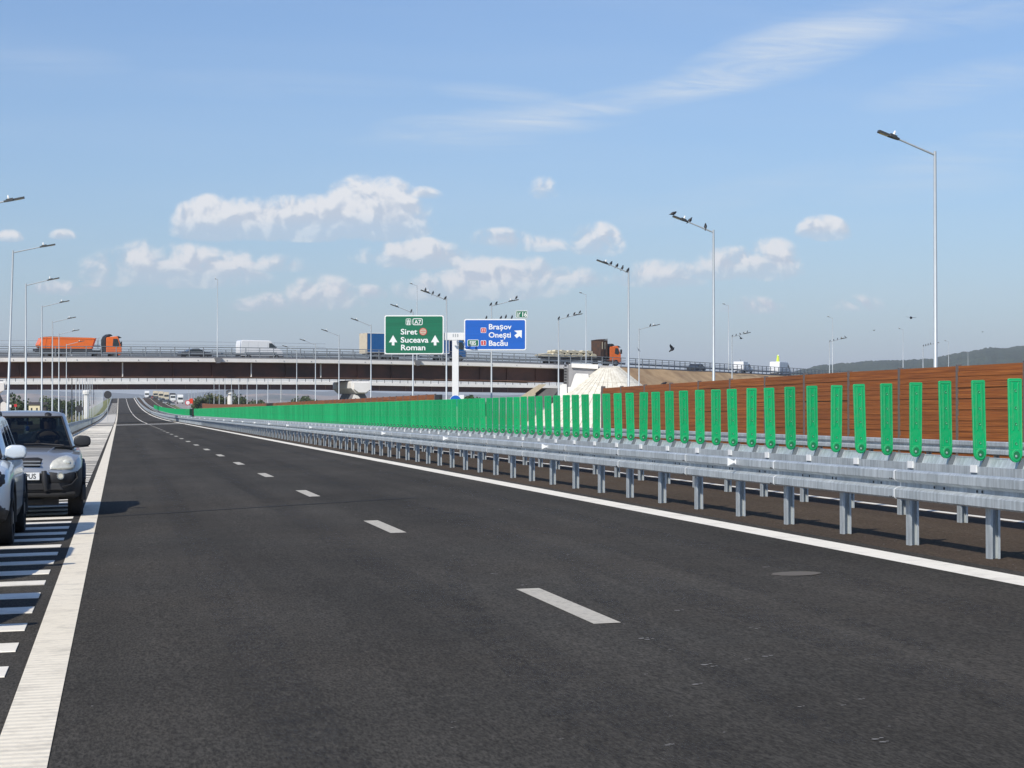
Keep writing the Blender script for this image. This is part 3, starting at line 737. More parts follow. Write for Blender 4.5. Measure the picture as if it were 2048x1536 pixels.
# glazed end of the far wall
ye = first_post(872, XW); b = MB(); b.box(XW - .1, XW + .1, ye - 2.2, ye - .15, gz(XW, ye) - .2, gz(XW, ye) + 2.78)
o = b.build('wall_end_block', M['black']); tag(o, 'black end block closing the far brown timber wall', 'wall end')
# ------------------------------------------------------------------ course of the overpass (near edge of its deck)
DECK = [(-300,262,712.5),(0,272,712.5),(200,277.5,712.5),(400,284,713.5),(560,289.5,715),(700,295,717),(850,301,720),(1000,307.5,723.5),(1100,312,726.5),(1240,320,732.5),(1350,334,738),(1450,352,743),(1560,376,749),
        (1663,402,754.5),(1740,430,758),(1806,458,761),(1897,520,766),(1936,590,772),(1960,700,779)]
def lerp_tab(T, px, i):
    for a, b in zip(T, T[1:]):
        if px <= b[0]: return a[i] + (b[i] - a[i]) * (px - a[0]) / (b[0] - a[0])
    return T[-1][i]
def deckD(px): return lerp_tab(DECK, px, 1)
def deckP(px): return at(px, lerp_tab(DECK, px, 2), deckD(px))
def deck_path(a, b, step=25):
    n = max(1, int((b - a) / step)); raw = [deckP(a + (b - a) * i / n) for i in range(n + 1)]
    return raw
def deck_dir(px):
    d = deckP(px + 40) - deckP(px - 40); d.z = 0; return d.normalized()
# ------------------------------------------------------------------ lamps
def make_lamp(h, arm, rise, side, r0=.075, head=1.0):
    'steel street lamp; side=-1 arm to the left'
    root = empty('street_lamp')
    b = MB(); b.tube([(0, 0, 0), (0, 0, h * .28), (0, 0, h * .281), (0, 0, h + .12)], [r0 * 1.15, r0 * 1.02, r0 * .92, r0 * .62], 12); b.build('pole', M['pole'], root, smooth=40)
    b = MB(); b.box(-.16, .16, -.16, .16, 0, .03); b.tube([(0, 0, 0), (0, 0, .5)], [r0 * 1.3, r0 * 1.2], 12); b.build('base', M['pole'], root)
    a0 = Vector((0, 0, h)); a1 = Vector((side * arm * .66, 0, h + rise * .66)); d = (a1 - a0).normalized()
    b = MB(); b.tube([a0, a1], [.035, .030], 8); b.build('arm', M['pole'], root, smooth=40)
    q = d.to_track_quat('X', 'Z').to_matrix().to_4x4(); ang = math.atan2(d.z, abs(d.x)) - R(2)
    T = Matrix.Translation(a1) @ Matrix.Rotation(0 if side > 0 else math.pi, 4, 'Z') @ Matrix.Rotation(-ang, 4, 'Y')
    L_ = (arm * .36) * head; b = MB()
    b.prism([(-.05, -.05), (.12, -.11), (L_ * .42, -.14), (L_ * .46, -.10), (L_ * .98, -.12), (L_, -.08), (L_, .08), (L_ * .98, .12), (L_ * .46, .10), (L_ * .42, .14), (.12, .11), (-.05, .05)], 2, -.035, .035, T)
    b.prism([(.05, -.07), (L_ * .42, -.10), (L_ * .42, .10), (.05, .07)], 2, .035, .075, T); b.build('lamp_head', M['dark_metal'], root)
    b = MB(); b.prism([(L_ * .50, -.085), (L_ * .93, -.09), (L_ * .93, .09), (L_ * .50, .085)], 2, -.045, -.036, T); b.build('lens', M['lens'], root)
    b = MB(); b.tube([T @ Vector((.16, 0, .076)), T @ Vector((.16, 0, .16)), T @ Vector((.16, 0, .22))], [.04, .038, .015], 8); b.build('sensor', M['cap'], root)
    root['arm'] = 1; return root
def lamp_tree(h, arm, rise, side, r0=.075): r = make_lamp(h, arm, rise, side, r0); return r, tree_of(r)
perches = {}
LAMPROT = {}
def put_lamp(proto, px, topy, D, z0, label, group, h, side, arm, rise, rz=0.0, lean=0.0):
    p = at(px, topy, D); o = dup(proto, None, (p.x, p.y, p.z - h)); o.rotation_euler = (0, lean, rz)
    o['label'] = label; o['category'] = 'street lamp'; o['group'] = group
    return o
H = 10.4
pl, tl = lamp_tree(H, 1.96, .76, -1); pr, tr = lamp_tree(H, 2.15, .56, 1)
G1 = 'street lamps behind the noise wall on the right'; G2 = 'street lamps along the left shoulder'
G3 = 'street lamps of the curving slip road'; G4 = 'street lamps on the overpass'
rr_ = [(1870,310,68,'tallest street lamp, nearest on the right, with no bird on its arm'),(1427,465,97,'street lamp on the right with three crows on its arm'),
     (1257,545,125,'street lamp with four crows in a row, in front of the paved cone'),(893,600,156,'street lamp with four crows standing between the green and the blue sign'),
     (826,626,179,'street lamp whose arm with one crow shows over the green sign'),(742,652,201,'street lamp passing in front of the blue truck box on the overpass'),
     (678,672,228,'street lamp in front of the hammerhead pier of the overpass'),(631,690,258,'small street lamp left of the hammerhead pier')]
LAMP_R = []
for i, (px, ty, D, lab) in enumerate(rr_):
    o = put_lamp(tl, px, ty, D, 0, lab, G1, H, -1, 1.96, .76); LAMP_R.append(o)
for i in range(17):
    Y = 281 + 27.6 * i; x = 23.6
    o = dup(tl, None, (x, Y, gz(19.9, Y) - .6)); o['label'] = 'distant street lamp seen under the overpass, right of the carriageways'; o['category'] = 'street lamp'; o['group'] = G1
LAMP_L = []
ll_ = [(-64,420,82,'street lamp whose arm reaches in at the left edge of the photo'),(14,505,110,'tallest street lamp whose pole shows at the left edge, leaning slightly'),(52,571,138,'second street lamp from the left edge'),
       (84,614,168,'third street lamp from the left edge, before the orange tipper'),(105,645,196,'fourth street lamp from the left edge'),(118,669,226,'fifth street lamp from the left edge, with a pale head'),(133,690,256,'sixth street lamp from the left edge, short against the orange tipper')]
for i, (px, ty, D, lab) in enumerate(ll_):
    o = put_lamp(tr, px, ty, D, 0, lab, G2, H, 1, 2.15, .56, lean=.03 if i == 1 else 0); LAMP_L.append(o)
for i in range(21):
    Y = 291 + 27.8 * i; o = dup(tr, None, (-6.35, Y, gz(-3.9, Y) - .6)); o['label'] = 'distant street lamp seen under the overpass, left of the carriageways'; o['category'] = 'street lamp'; o['group'] = G2
LAMP_S = []
for (px, ty, D, lab) in [(983,612,165,'slip road lamp rising behind the blue sign, arm to the right'),(1117,639,185,'slip road lamp with four crows right of the blue sign'),(1278,659,211,'slip road lamp with one crow beside the paved cone'),
        (1464,674,234,'slip road lamp with crows over the sandy embankment'),(1659,684,249,'slip road lamp with crows, paired with an overpass lamp at the right'),(1846,693,268,'slip road lamp with crows just left of the tallest lamp')]:
    LAMP_S.append(put_lamp(tr, px, ty, D, 0, lab, G3, H, 1, 2.3, .6))
pb_, tb = lamp_tree(10.8, 1.05, .42, -1)
pf, tf = lamp_tree(10.8, .35, .2, -1)
LB = [(435,560,deckD(435),10.6,tf,'overpass lamp above the white van, on a bracket'),(834,572,deckD(834),10.6,tb,'overpass lamp rising behind the green sign'),(1172,590,deckD(1172),10.4,tb,'overpass lamp above the truck carrying pale stone'),
      (1457,612,deckD(1457),10.4,tb,'overpass lamp above the sandy embankment, near the right lamp pair'),(1665,637,deckD(1665),10.4,tb,'overpass lamp at the right, taller of a close pair'),(1806,660,deckD(1806),10.4,tb,'overpass lamp left of the tallest lamp, pale head'),
      (1897,684,deckD(1897),10.4,tb,'small overpass lamp right of the tallest lamp'),(1936,706,deckD(1936),10.4,tb,'smallest overpass lamp at the right, before the hill')]
for (px, ty, D, h, t_, lab) in LB:
    o = put_lamp(t_, px, ty, D, 0, lab, G4, 10.8, -1, 1.4, .5)
for q in (pl, pr, pb_, pf):
    for c in kids(q): bpy.data.objects.remove(c)
    bpy.data.objects.remove(q)

# ------------------------------------------------------------------ crows
def crow_mesh(s=1.0, flying=False, hunch=0):
    b = MB(); T = Matrix.Rotation(R(-14 - hunch), 4, 'Y') if not flying else Matrix.Identity(4)
    def e(c, r): b.ball(T @ Vector(c), (r[0]*s, r[1]*s, r[2]*s), 10, 7, T.to_3x3())
    path = [(-.30,0,.0),(-.20,0,.01),(-.12,0,.015),(0,0,.02),(.10,0,.03),(.15,0,.06),(.19,0,.075),(.23,0,.068),(.28,0,.055)]
    rads = [.010,.045,.085,.112,.090,.058,.055,.02,.004]
    b.tube([T @ Vector(p) * s for p in path], [x * s for x in rads], 10)
    b.prism([(-.34,-.035),(-.34,.035),(-.18,.03),(-.18,-.03)], 2, -.006, .01, T @ Matrix.Scale(s, 4))
    if flying:
        for sg in (-1, 1):
            W = Matrix.Rotation(sg * R(flying), 4, 'X')
            b.prism([(.10,0),(-.10,0),(-.14,sg*.22),(-.12,sg*.40),(-.02,sg*.46),(.06,sg*.28),(.13,sg*.18)], 2, .015, .028, W @ Matrix.Scale(s, 4))
    else:
        for sg in (-1, 1):
            b.tube([T @ Vector((.02, sg*.03, -.04)) * s, Vector((.0, sg * .03, -.17)) * s], .010 * s, 5)
            b.prism([(-.26, .0), (.06, -.03), (.08, .04), (-.05, .06)], 1, sg*.066 - .008, sg*.066 + .008, T @ Matrix.Scale(s, 4))
    o = b.build('crow', M['crow'], smooth=60); me = o.data; bpy.data.objects.remove(o); return me
CM = [crow_mesh(.70), crow_mesh(.70, hunch=26), crow_mesh(.68, hunch=44)]
CG = 'black crows perched on lamps, signs and walls'
def crow(px, py, D, label, face=0, kind=0, scale=1.0, zfix=.15):
    o = bpy.data.objects.new('crow', CM[kind]); col.objects.link(o); p = at(px, py, D)
    o.location = p; o.rotation_euler = (0, 0, face); o.scale = (scale,) * 3
    tag(o, label, 'bird', CG); LASTC[0] = o; return o
LASTC = [None]
def perch_on(px, lamp_px, lamp_py, D, side, arm, rise, label, kind, face):
    # stands on the arm at the column of pixels px
    t = (px - lamp_px) / F * D; z = abs(t) / arm * rise
    up = .155 if abs(t) > arm * .64 else .13
    py = lamp_py - (z + up) * F / D
    crow(px, py, D, label, face, kind, 1.0)
L2 = 'three crows'
for px, k, f, w in ((1347,0,0,'on the tip of the lamp head, tail to the left'),(1380,1,0,'just right of the white sensor on the arm'),(1411,2,1.2,'hunched near the pole')):
    perch_on(px, 1427, 465, 97, -1, 1.96, .76, 'black crow ' + w + ', second right lamp', k, f)
for px, w in ((1222,'leftmost of four'),(1234,'second of four'),(1245,'third of four'),(1256,'on the pole top, last of four')):
    perch_on(px, 1257, 545, 125, -1, 1.96, .76, 'black crow, ' + w + ' on the lamp before the paved cone', rnd.choice((1, 2, 1)), rnd.choice((0, 1.0, .5)))
for px, w in ((851,'on the lamp head'),(866,'in the middle of the arm'),(878,'third along the arm'),(891,'on the pole top')):
    perch_on(px, 893, 600, 156, -1, 1.96, .76, 'black crow ' + w + ' of the lamp between the signs', rnd.choice((1, 2)), rnd.choice((0, 1.0, .5)))
perch_on(823, 826, 626, 179, -1, 1.96, .76, 'lone black crow on the lamp arm above the green sign', 2, .4)
for px, py_, w in ((973,636,'leftmost'),(1002,636,'second'),(1012,634,'third'),(1024,635,'rightmost')):
    crow(px, py_ - .6, 160.1, 'black crow, ' + w + ' of four on top of the blue sign', .6, 2 if px != 1002 else 1)
for px, w in ((982,'on the pole top'),(993,'on the arm'),(1033,'on the lamp tip')):
    perch_on(px, 983, 612, 165, 1, 2.15, .56, 'black crow ' + w + ' of the lamp rising behind the blue sign', 1, .6)
for px, w in ((1118,'on the pole top'),(1136,'on the arm'),(1149,'over the sensor'),(1160,'on the lamp tip')):
    perch_on(px, 1117, 639, 185, 1, 2.15, .56, 'black crow ' + w + ' of the lamp just right of the blue sign', 1, .6)
perch_on(1301, 1278, 659, 211, 1, 2.15, .56, 'lone black crow on the lamp right of the paved cone', 2, 0)
for (lx, ly, D, n, nm) in ((1464,674,234,5,'the lamp over the sandy embankment'),(1659,684,249,5,'the lamp of the close pair at the right'),(1846,693,268,4,'the lamp just left of the tallest lamp')):
    for i in range(n): perch_on(lx + 1 + i * (30 if n == 5 else 14) / (n - 1), lx, ly, D, 1, 2.15, .56, 'tiny black crow in the row on ' + nm, rnd.choice((1, 2)), rnd.choice((0, .8, 3.1))); LASTC[0].scale = (.72,) * 3
for (px, py, D, k, w) in ((1327,769,88,0,'black crow standing on the brown wall, its tail low'),(1272,777,93,0,'black crow leaning on the low end of the brown wall'),(1240,780,96,2,'small black crow at the foot of the paved cone'),(1210,784,99,0,'black crow stretched out on the end of the brown wall')):
    crow(px, py, D, w, 0 if k else .2, k, 1.0)
def flyer(px, py, D, ang, rot, label, s=1.0):
    me = crow_mesh(s, flying=ang); o = bpy.data.objects.new('flying_crow', me); col.objects.link(o); o.location = at(px, py, D); o.rotation_euler = rot
    tag(o, label, 'bird', 'crows in flight')
flyer(1345, 699, 125, 30, (R(-55), R(-25), R(20)), 'black crow flying with raised wings beside the slip road lamp', .80)
flyer(1822, 636, 150, 8, (R(4), R(-6), R(80)), 'black crow gliding with flat wings left of the tallest lamp', .85)
flyer(1482, 677, 225, 25, (R(30), 0, R(40)), 'black crow flying up below the row of crows on the lamp', .8)
flyer(1748, 661, 330, 20, (0, 0, R(40)), 'tiny crow flying between the right hand lamps', .7)
flyer(1965, 664, 350, 20, (0, 0, R(60)), 'tiny crow flying over the wooded hill at the right', .7)
flyer(1277, 700, 211, 12, (R(50), 0, R(90)), 'small crow flying against the pole beside the cone', .6)

# ------------------------------------------------------------------ overhead road sign on its T column
SD = 160.0; k_ = SD / F
base = at(911, 800, SD); base.z = -0.9
sroot = empty('overhead_road_sign', base, -PSI); tag(sroot, 'white T-shaped sign column with a green and a blue direction board', 'road sign')
def sp(px, py): 'photo pixel to the sign frame: x, z'; return ((px - 911) * k_, (at(px, py, SD) - base).z)
def sbox(mb, px0, px1, py0, py1, y0, y1): x0, z1 = sp(px0, py0); x1, z0 = sp(px1, py1); mb.box(x0, x1, y0, y1, z0, z1)
b = MB(); x0, z1 = sp(904.5, 681); x1, _ = sp(917.5, 681); b.box(x0, x1, -.25, .25, 0, z1); o = b.build('column', M['white_paint'], sroot); bevel(o, .03)
b = MB(); x0, z0 = sp(800, 680.5); x1, z1 = sp(1030, 665.5); b.box(x0, x1, -.22, .22, z0 + .001, z1); o = b.build('crossbeam', M['white_paint'], sroot); bevel(o, .03)
b = MB()
for pxx in (906.5, 911, 915.5): x, z = sp(pxx, 671); b.box(x - .04, x + .04, -.232, -.221, z - .12, z + .12)
b.build('beam_bolts', M['galv_dull'], sroot)
def rrect(x0, x1, z0, z1, r, n=5):
    out = []
    for (cx, cz, a0) in ((x1 - r, z1 - r, 0), (x0 + r, z1 - r, 90), (x0 + r, z0 + r, 180), (x1 - r, z0 + r, 270)):
        for i in range(n): a = R(a0 + 90 * i / (n - 1)); out.append((cx + r * math.cos(a), cz + r * math.sin(a)))
    return out
YF = -.34
def board(name, px0, px1, py0, py1, m, r=.16, bw=.085, label=None, yf=YF):
    x0, z1 = sp(px0, py0); x1, z0 = sp(px1, py1); e = empty(name, (0, 0, 0)); e.parent = sroot
    b = MB(); b.box(x0 + .15, x0 + .25, yf + .021, -.22, z0 + .3, z1 - .3); b.box(x1 - .25, x1 - .15, yf + .021, -.22, z0 + .3, z1 - .3)
    if x1 - x0 > 2: b.build('bracket', M['galv_dull'], e)
    b = MB(); b.box(x0, x1, yf + .0, yf + .02, z0, z1); b.build('backing_plate', M['galv_dull'], e)
    b = MB(); b.prism(rrect(x0 + .01, x1 - .01, z0 + .01, z1 - .01, r), 1, yf - .006, yf); b.build('border', M['sign_white'], e)
    b = MB(); b.prism(rrect(x0 + .01 + bw, x1 - .01 - bw, z0 + .01 + bw, z1 - .01 - bw, max(.03, r - .05)), 1, yf - .012, yf - .0061); b.build('face', m, e)
    return e
def stx(s, px, py, capy, e, m=None, sx=1.0, yf=YF, bold=.012):
    'text with its baseline at py and capital height capy pixels'
    x, z = sp(px, py); size = capy * k_ / .70
    return text_mesh(s, size, 'lettering', m or M['sign_white'], e, (x, yf - .018, z), .006, bold, 'LEFT', sx=sx)
def arrow(pts, e, name='arrow'):
    b = MB(); b.prism([sp(*p) for p in pts], 1, YF - .019, YF - .013); return b.build(name, M['sign_white'], e)
def ring_box(px0, px1, py0, py1, e, inner, name, r=.1, w=.055, lift=0.0, edge=None):
    x0, z1 = sp(px0, py0); x1, z0 = sp(px1, py1)
    b = MB(); b.prism(rrect(x0, x1, z0, z1, r), 1, YF - .016, YF - .013); b.build(name, edge or M['sign_white'], e)
    b = MB(); b.prism(rrect(x0 + w, x1 - w, z0 + w, z1 - w, max(.02, r - w)), 1, YF - .019, YF - .0161); b.build(name + '_field', inner, e)
gbd = board('green_board', 769, 888, 630.5, 709, M['sign_green'])
stx('Siret', 801.5, 669, 10.8, gbd, sx=1.14, bold=.012); stx('Suceava', 801.5, 685.2, 10.8, gbd, sx=1.14, bold=.012); stx('Roman', 801.5, 700.5, 10.8, gbd, sx=1.14, bold=.012)
for cx in (786.7, 870.5):
    arrow([(cx, 670.5), (cx + 8.4, 685), (cx + 2.6, 684.5), (cx + 2.6, 691), (cx - 2.6, 691), (cx - 2.6, 684.5), (cx - 8.4, 685)], gbd)
ring_box(825.5, 845.5, 637, 650.5, gbd, M['sign_green'], 'route_box', .12)
stx('A7', 829.2, 648.2, 8.0, gbd, bold=.006, sx=.98, yf=YF - .006)
ring_box(812, 822.5, 637.3, 650.5, gbd, M['sign_green'], 'motorway_box', .1, .035)
def bars(lst, e, name, m=None, y=YF - .024):
    b = MB()
    for P in lst: b.prism([sp(*p) for p in P], 1, y, y + .0045)
    return b.build(name, m or M['sign_white'], e)
bars([[(814.4,649.5),(816.6,649.5),(816.9,639),(815.9,639)],[(817.9,649.5),(820.2,649.5),(818.7,639),(817.6,639)],[(813.6,643.2),(821,643.2),(821,641.9),(813.6,641.9)]], gbd, 'motorway_symbol')
cx, cz = sp(846.5, 663.5); b = MB(); b.disc((cx, YF - .016, cz), 7.6 * k_, 1, 24, .006); b.build('round_symbol', M['sign_red'], gbd)
b = MB(); b.disc((cx, YF - .020, cz), 6.3 * k_, 1, 24, .006); b.build('round_symbol_field', M['cream'], gbd)
bars([[(841.5,663.9),(851.5,663.9),(851.5,662.9),(841.5,662.9)],[(843,660.4),(850,660.4),(850,659.6),(843,659.6)],[(843,667.4),(850,667.4),(850,666.6),(843,666.6)]], gbd, 'round_symbol_text', M['sign_red'], YF - .028)
bbd = board('blue_board', 928, 1052.5, 638, 701, M['sign_blue'])
stx('Brașov', 977, 658.8, 10.4, bbd, sx=1.06, bold=.012); stx('Onești', 977, 675.2, 10.4, bbd, sx=1.06, bold=.012); stx('Bacău', 977, 691.6, 10.4, bbd, sx=1.06, bold=.012)
b45 = [(0, 0)]
arrow([(1043.8, 660.7), (1043.3, 676.6), (1038.9, 672.4), (1033.4, 676.6), (1028.6, 671.2), (1034.8, 666.6), (1028.2, 661.6)], bbd)
def shield(px, py, txt):
    b = MB(); b.prism([sp(px + x, py + y) for x, y in ((-5,-5.2),(5,-5.2),(5.6,-2),(5.2,5.2),(-5.2,5.2),(-5.6,-2))], 1, YF - .017, YF - .013); b.build('shield', M['sign_white'], bbd)
    b = MB(); b.prism([sp(px + x, py + y) for x, y in ((-4.2,-4.3),(4.2,-4.3),(4.7,-1.6),(4.4,4.3),(-4.4,4.3),(-4.7,-1.6))], 1, YF - .021, YF - .0171); b.build('shield_field', M['sign_red'], bbd)
    x, z = sp(px, py + 2.6); text_mesh(txt, 5.6 * k_ / .7, 'lettering', M['sign_white'], bbd, (x, YF - .026, z), .004, .008, 'CENTER', sx=.8)
shield(967, 660.8, '11'); shield(967, 686.2, '2')
ring_box(935, 957.5, 679.5, 692.8, bbd, M['sign_green'], 'route_box', .08, .04); stx('E85', 939.2, 690.2, 8, bbd, bold=.008, sx=.78, yf=YF - .008)
tb_ = board('exit_tab', 1031.5, 1055, 621.5, 636.3, M['sign_green'], r=.05, bw=.035)
stx('16', 1042.6, 633.4, 8.6, tb_, bold=.012, sx=.92)
bars([[(1034.2,634.2),(1035.6,634.2),(1036.2,624.5),(1035.2,624.5)],[(1037,634.2),(1038.6,634.2),(1038.2,629.6),(1041.2,625.8),(1039.6,624.8),(1037.2,628)]], tb_, 'exit_symbol')
# blue round sign peeking over the green panels
p = at(911, 802, 148); r_ = empty('round_sign', (p.x, p.y, -.6), -PSI); tag(r_, 'blue round sign just showing over the green panels below the white column', 'road sign')
zt = p.z + .6; b = MB(); b.disc((0, 0, zt), .40, 1, 32, .012); b.build('face', M['sign_blue'], r_)
b = MB(); b.disc((0, .008, zt), .43, 1, 32, .006); b.build('rim', M['sign_white'], r_); b = MB(); b.tube([(0, .05, 0), (0, .05, zt)], .03, 8); b.build('pole', M['pole'], r_)
b = MB(); b.box(.27, .60, .03, .045, zt + .0, zt + .44); b.build('white_plate', M['sign_white'], r_)
# ------------------------------------------------------------------ the overpass
ov = empty('overpass', deckP(600)); tag(ov, 'near overpass with a brown steel girder and pale concrete edge carrying the trucks', 'bridge', 'road bridges over the motorway')
O_ = ov.location.copy()
def rel(path, o=None): o = O_ if o is None else o; return [p - o for p in path]
def resample(path, step):
    out = [path[0].copy()]; need = step
    for a, b in zip(path, path[1:]):
        L_ = (b - a).length; t = need
        while t <= L_: out.append(a.lerp(b, t / L_)); t += step
        need = t - L_
    return out
dp = deck_path(-300, 1138, 30)
b = MB(); b.sweep(rel(dp), [(-.15, 0), (-.15, -.26), (-12.0, -.26), (-12.0, 0), (-11.5, 0), (-11.5, -.18), (-.6, -.18), (-.6, 0)]); b.build('deck', M['conc_grey'], ov)
b = MB(); b.sweep(rel(dp), [(0, -.20), (0, -.70), (-.30, -.76), (-12.1, -.76), (-12.1, -.262), (-.145, -.262), (-.145, -.20)]); b.build('edge_beam', M['fascia'], ov)
for a in (-1.25, -6.0, -10.6):
    b = MB(); b.sweep(rel(dp), [(a, -.765), (a, -2.72), (a - .03, -2.72), (a - .03, -.765)]); b.build('girder', M['girder'], ov)
    b = MB(); b.sweep(rel(dp), [(a + .22, -2.725), (a + .22, -2.78), (a - .28, -2.78), (a - .28, -2.725)]); b.build('girder_flange', M['girder_lip'], ov)
b = MB(); b.sweep(rel(dp), [(-1.3, -2.70), (-10.6, -2.70), (-10.6, -2.68), (-1.3, -2.68)]); b.build('soffit', M['girder'], ov)
for px in (44, 140, 250, 352, 430, 508, 578, 648, 722, 790, 904, 968, 1022, 1080):
    p = deckP(px) - O_; d = deck_dir(px); an = math.atan2(d.y, d.x); T = Matrix.Translation(p) @ Matrix.Rotation(an, 4, 'Z')
    b = MB(); big_ = px in (250, 508, 648); b.box(-.05, .05, 1.03 if not big_ else .98, 1.249, -2.72, -.77, T)
    b.build('stiffener', M['fascia'] if big_ else M['girder'], ov)
for px in (435, 834, 1172):
    p = deckP(px) - O_; d = deck_dir(px); T = Matrix.Translation(p) @ Matrix.Rotation(math.atan2(d.y, d.x), 4, 'Z')
    b = MB(); b.prism([(-.55, -.05), (.55, -.05), (.35, -.55), (.2, -.85), (-.2, -.85), (-.35, -.55)], 1, -.50, -.003, T); b.build('lamp_bracket', M['conc_grey'], ov)
# small brackets on the edge
b = MB()
for p in resample(rel(dp), 4.2): b.box(p.x - .04, p.x + .04, p.y - .05, p.y + .02, p.z - .55, p.z - .42)
b.build('drain_spouts', M['conc_grey'], ov)
# railing
def railing(p0, p1, off, label, group='metal railings of the bridges', h=1.32, npost=100, mat_=None, beam=True):
    path = deck_path(p0, p1, 20); o = path[0].copy(); root = empty('bridge_railing', o); tag(root, label, 'railing', group)
    P = [p - o for p in path]; m = mat_ or M['rail_dark']; k = 0; stf = MB()
    # move sideways
    def shift(Q, a):
        out = []
        for i, p in enumerate(Q):
            d = Q[min(i+1, len(Q)-1)] - Q[max(i-1, 0)]; d.z = 0; d.normalize(); out.append(p + Vector((d.y, -d.x, 0)) * a)
        return out
    P = shift(P, off)
    for z, r in ((h, .05), (h - .34, .03), (h - .60, .03)):
        b = MB(); b.tube([p + Vector((0, 0, z)) for p in P], r, 6); b.build('rail', m, root)
    if beam: b = MB(); b.sweep([p for p in P], [(-.10, .30), (-.06, .30), (-.02, .42), (-.06, .58), (-.10, .58)]); b.build('beam', m, root)
    pm = MB(); pm.box(-.06, .06, -.04, .04, -.02, h + .02); po = pm.build('post', m); me = po.data; bpy.data.objects.remove(po)
    for p in resample(P, 2.05):
        if k < npost: add_prop(root, 'post', me, p, 0)
        else: stf.box(p.x - .045, p.x + .045, p.y - .03, p.y + .03, p.z - .02, p.z + h)
        k += 1
    if stf.v: stf.build('distant_posts', m, root)['kind'] = 'stuff'
    return root
railing(-300, 1255, -.35, 'grey metal railing along the near edge of the overpass, up to the paved cone')
railing(1262, 1945, -.35, 'grey metal railing running down the sandy embankment at the right', npost=90)
railing(-300, 1255, -11.6, 'grey metal railing along the far edge of the overpass')
path = deck_path(-300, 722, 40); o = path[0].copy(); root = empty('wire_screen', o); tag(root, 'tall thin-railed screen behind the orange tipper and the white van', 'screen')
P = []
for i, p in enumerate(path):
    d = deck_dir(-300 + 1022 * i / (len(path) - 1)); P.append(p - o + Vector((d.y, -d.x, 0)) * -11.9)
for z in (2.45, 1.95):
    b = MB(); b.tube([p + Vector((0, 0, z)) for p in P], .03, 5); b.build('rail', M['pole'], root)
for p in resample(P, 9): b = MB(); b.tube([p, p + Vector((0, 0, 2.45))], .022, 5); b.build('thin_post', M['pole'], root)

# piers of the overpass: hammerheads with long side walls
def pier(px, D, label, wpx=40):
    p = at(px, 800, D); root = empty('bridge_pier', (p.x, p.y, -1.0), R(7)); tag(root, label, 'bridge pier', 'piers of the overpass')
    zt = at(px, 762.5, D).z + 1.0; zb = at(px, 787, D).z + 1.0; w = wpx * D / F / 2
    b = MB(); ol = [(-w, zt), (w, zt), (w + .1, zt - .25), (w + .1, zb + .75), (w - .7, zb), (-w + .7, zb), (-w - .1, zb + .75), (-w - .1, zt - .25)]
    # side view: the head narrows towards its nose
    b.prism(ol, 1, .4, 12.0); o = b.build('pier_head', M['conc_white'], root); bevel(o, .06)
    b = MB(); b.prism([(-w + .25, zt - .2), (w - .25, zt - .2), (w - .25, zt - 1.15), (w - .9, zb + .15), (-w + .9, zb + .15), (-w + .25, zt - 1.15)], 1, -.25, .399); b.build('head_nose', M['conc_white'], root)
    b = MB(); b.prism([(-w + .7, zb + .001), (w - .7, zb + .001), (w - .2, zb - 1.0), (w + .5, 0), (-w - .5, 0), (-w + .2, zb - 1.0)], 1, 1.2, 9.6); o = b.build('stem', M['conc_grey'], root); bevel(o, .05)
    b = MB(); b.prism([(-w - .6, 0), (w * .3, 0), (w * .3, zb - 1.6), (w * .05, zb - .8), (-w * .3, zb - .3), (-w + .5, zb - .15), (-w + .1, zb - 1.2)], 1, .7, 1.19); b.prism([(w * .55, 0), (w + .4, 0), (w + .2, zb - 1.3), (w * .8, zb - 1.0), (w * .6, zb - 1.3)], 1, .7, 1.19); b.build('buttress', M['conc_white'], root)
    b = MB()
    for x in (-.9, .9): b.box(x - .35, x + .35, 1.0, 9.2, zt + .001, zt + .16)
    b.build('bearings', M['conc_grey'], root); return root
pier(724, 294.5, 'white hammerhead pier of the overpass between two street lamps', 40)
pier(-12, 270, 'white pier of the overpass cut off by the left edge of the photo', 46)
# abutment
def facing(px, py, D, label, cat, name, rz=-PSI): p = at(px, py, D); r = empty(name, p, rz); tag(r, label, cat); return r
def fpoly(root, D, pts, px0, py0, depth, m, name, front=0.0, bv=0):
    z0 = root.location.z; b = MB(); b.prism([((x - px0) * D / F, at(x, y, D).z - z0) for x, y in pts], 1, front, front + depth)
    o = b.build(name, m, root)
    if bv: bevel(o, bv)
    return o
ab = facing(1160, 800, 311, 'grey abutment wall and white wing blocks at the right end of the overpass', 'abutment', 'bridge_abutment')
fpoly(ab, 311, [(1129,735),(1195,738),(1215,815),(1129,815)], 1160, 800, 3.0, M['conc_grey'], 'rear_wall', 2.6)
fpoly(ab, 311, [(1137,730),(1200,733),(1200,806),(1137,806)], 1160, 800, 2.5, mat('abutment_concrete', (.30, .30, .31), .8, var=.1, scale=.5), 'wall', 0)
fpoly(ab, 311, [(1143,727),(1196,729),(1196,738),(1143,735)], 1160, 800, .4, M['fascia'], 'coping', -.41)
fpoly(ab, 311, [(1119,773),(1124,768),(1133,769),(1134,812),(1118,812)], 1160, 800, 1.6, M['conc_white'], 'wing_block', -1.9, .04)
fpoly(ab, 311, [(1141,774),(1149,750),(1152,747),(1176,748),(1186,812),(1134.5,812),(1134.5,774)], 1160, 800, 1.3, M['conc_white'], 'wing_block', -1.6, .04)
b = MB(); 
for i in range(7): b.box(-2.35, -2.0, .0 - .3, .2, 3.4 - i*.42 + 1.6, 3.6 - i*.42 + 1.6)
b.build('cable_chain', M['black'], ab)
sl = facing(1080, 800, 330, 'cream edged slope paving under the right end of the overpass', 'slope paving', 'slope_paving')
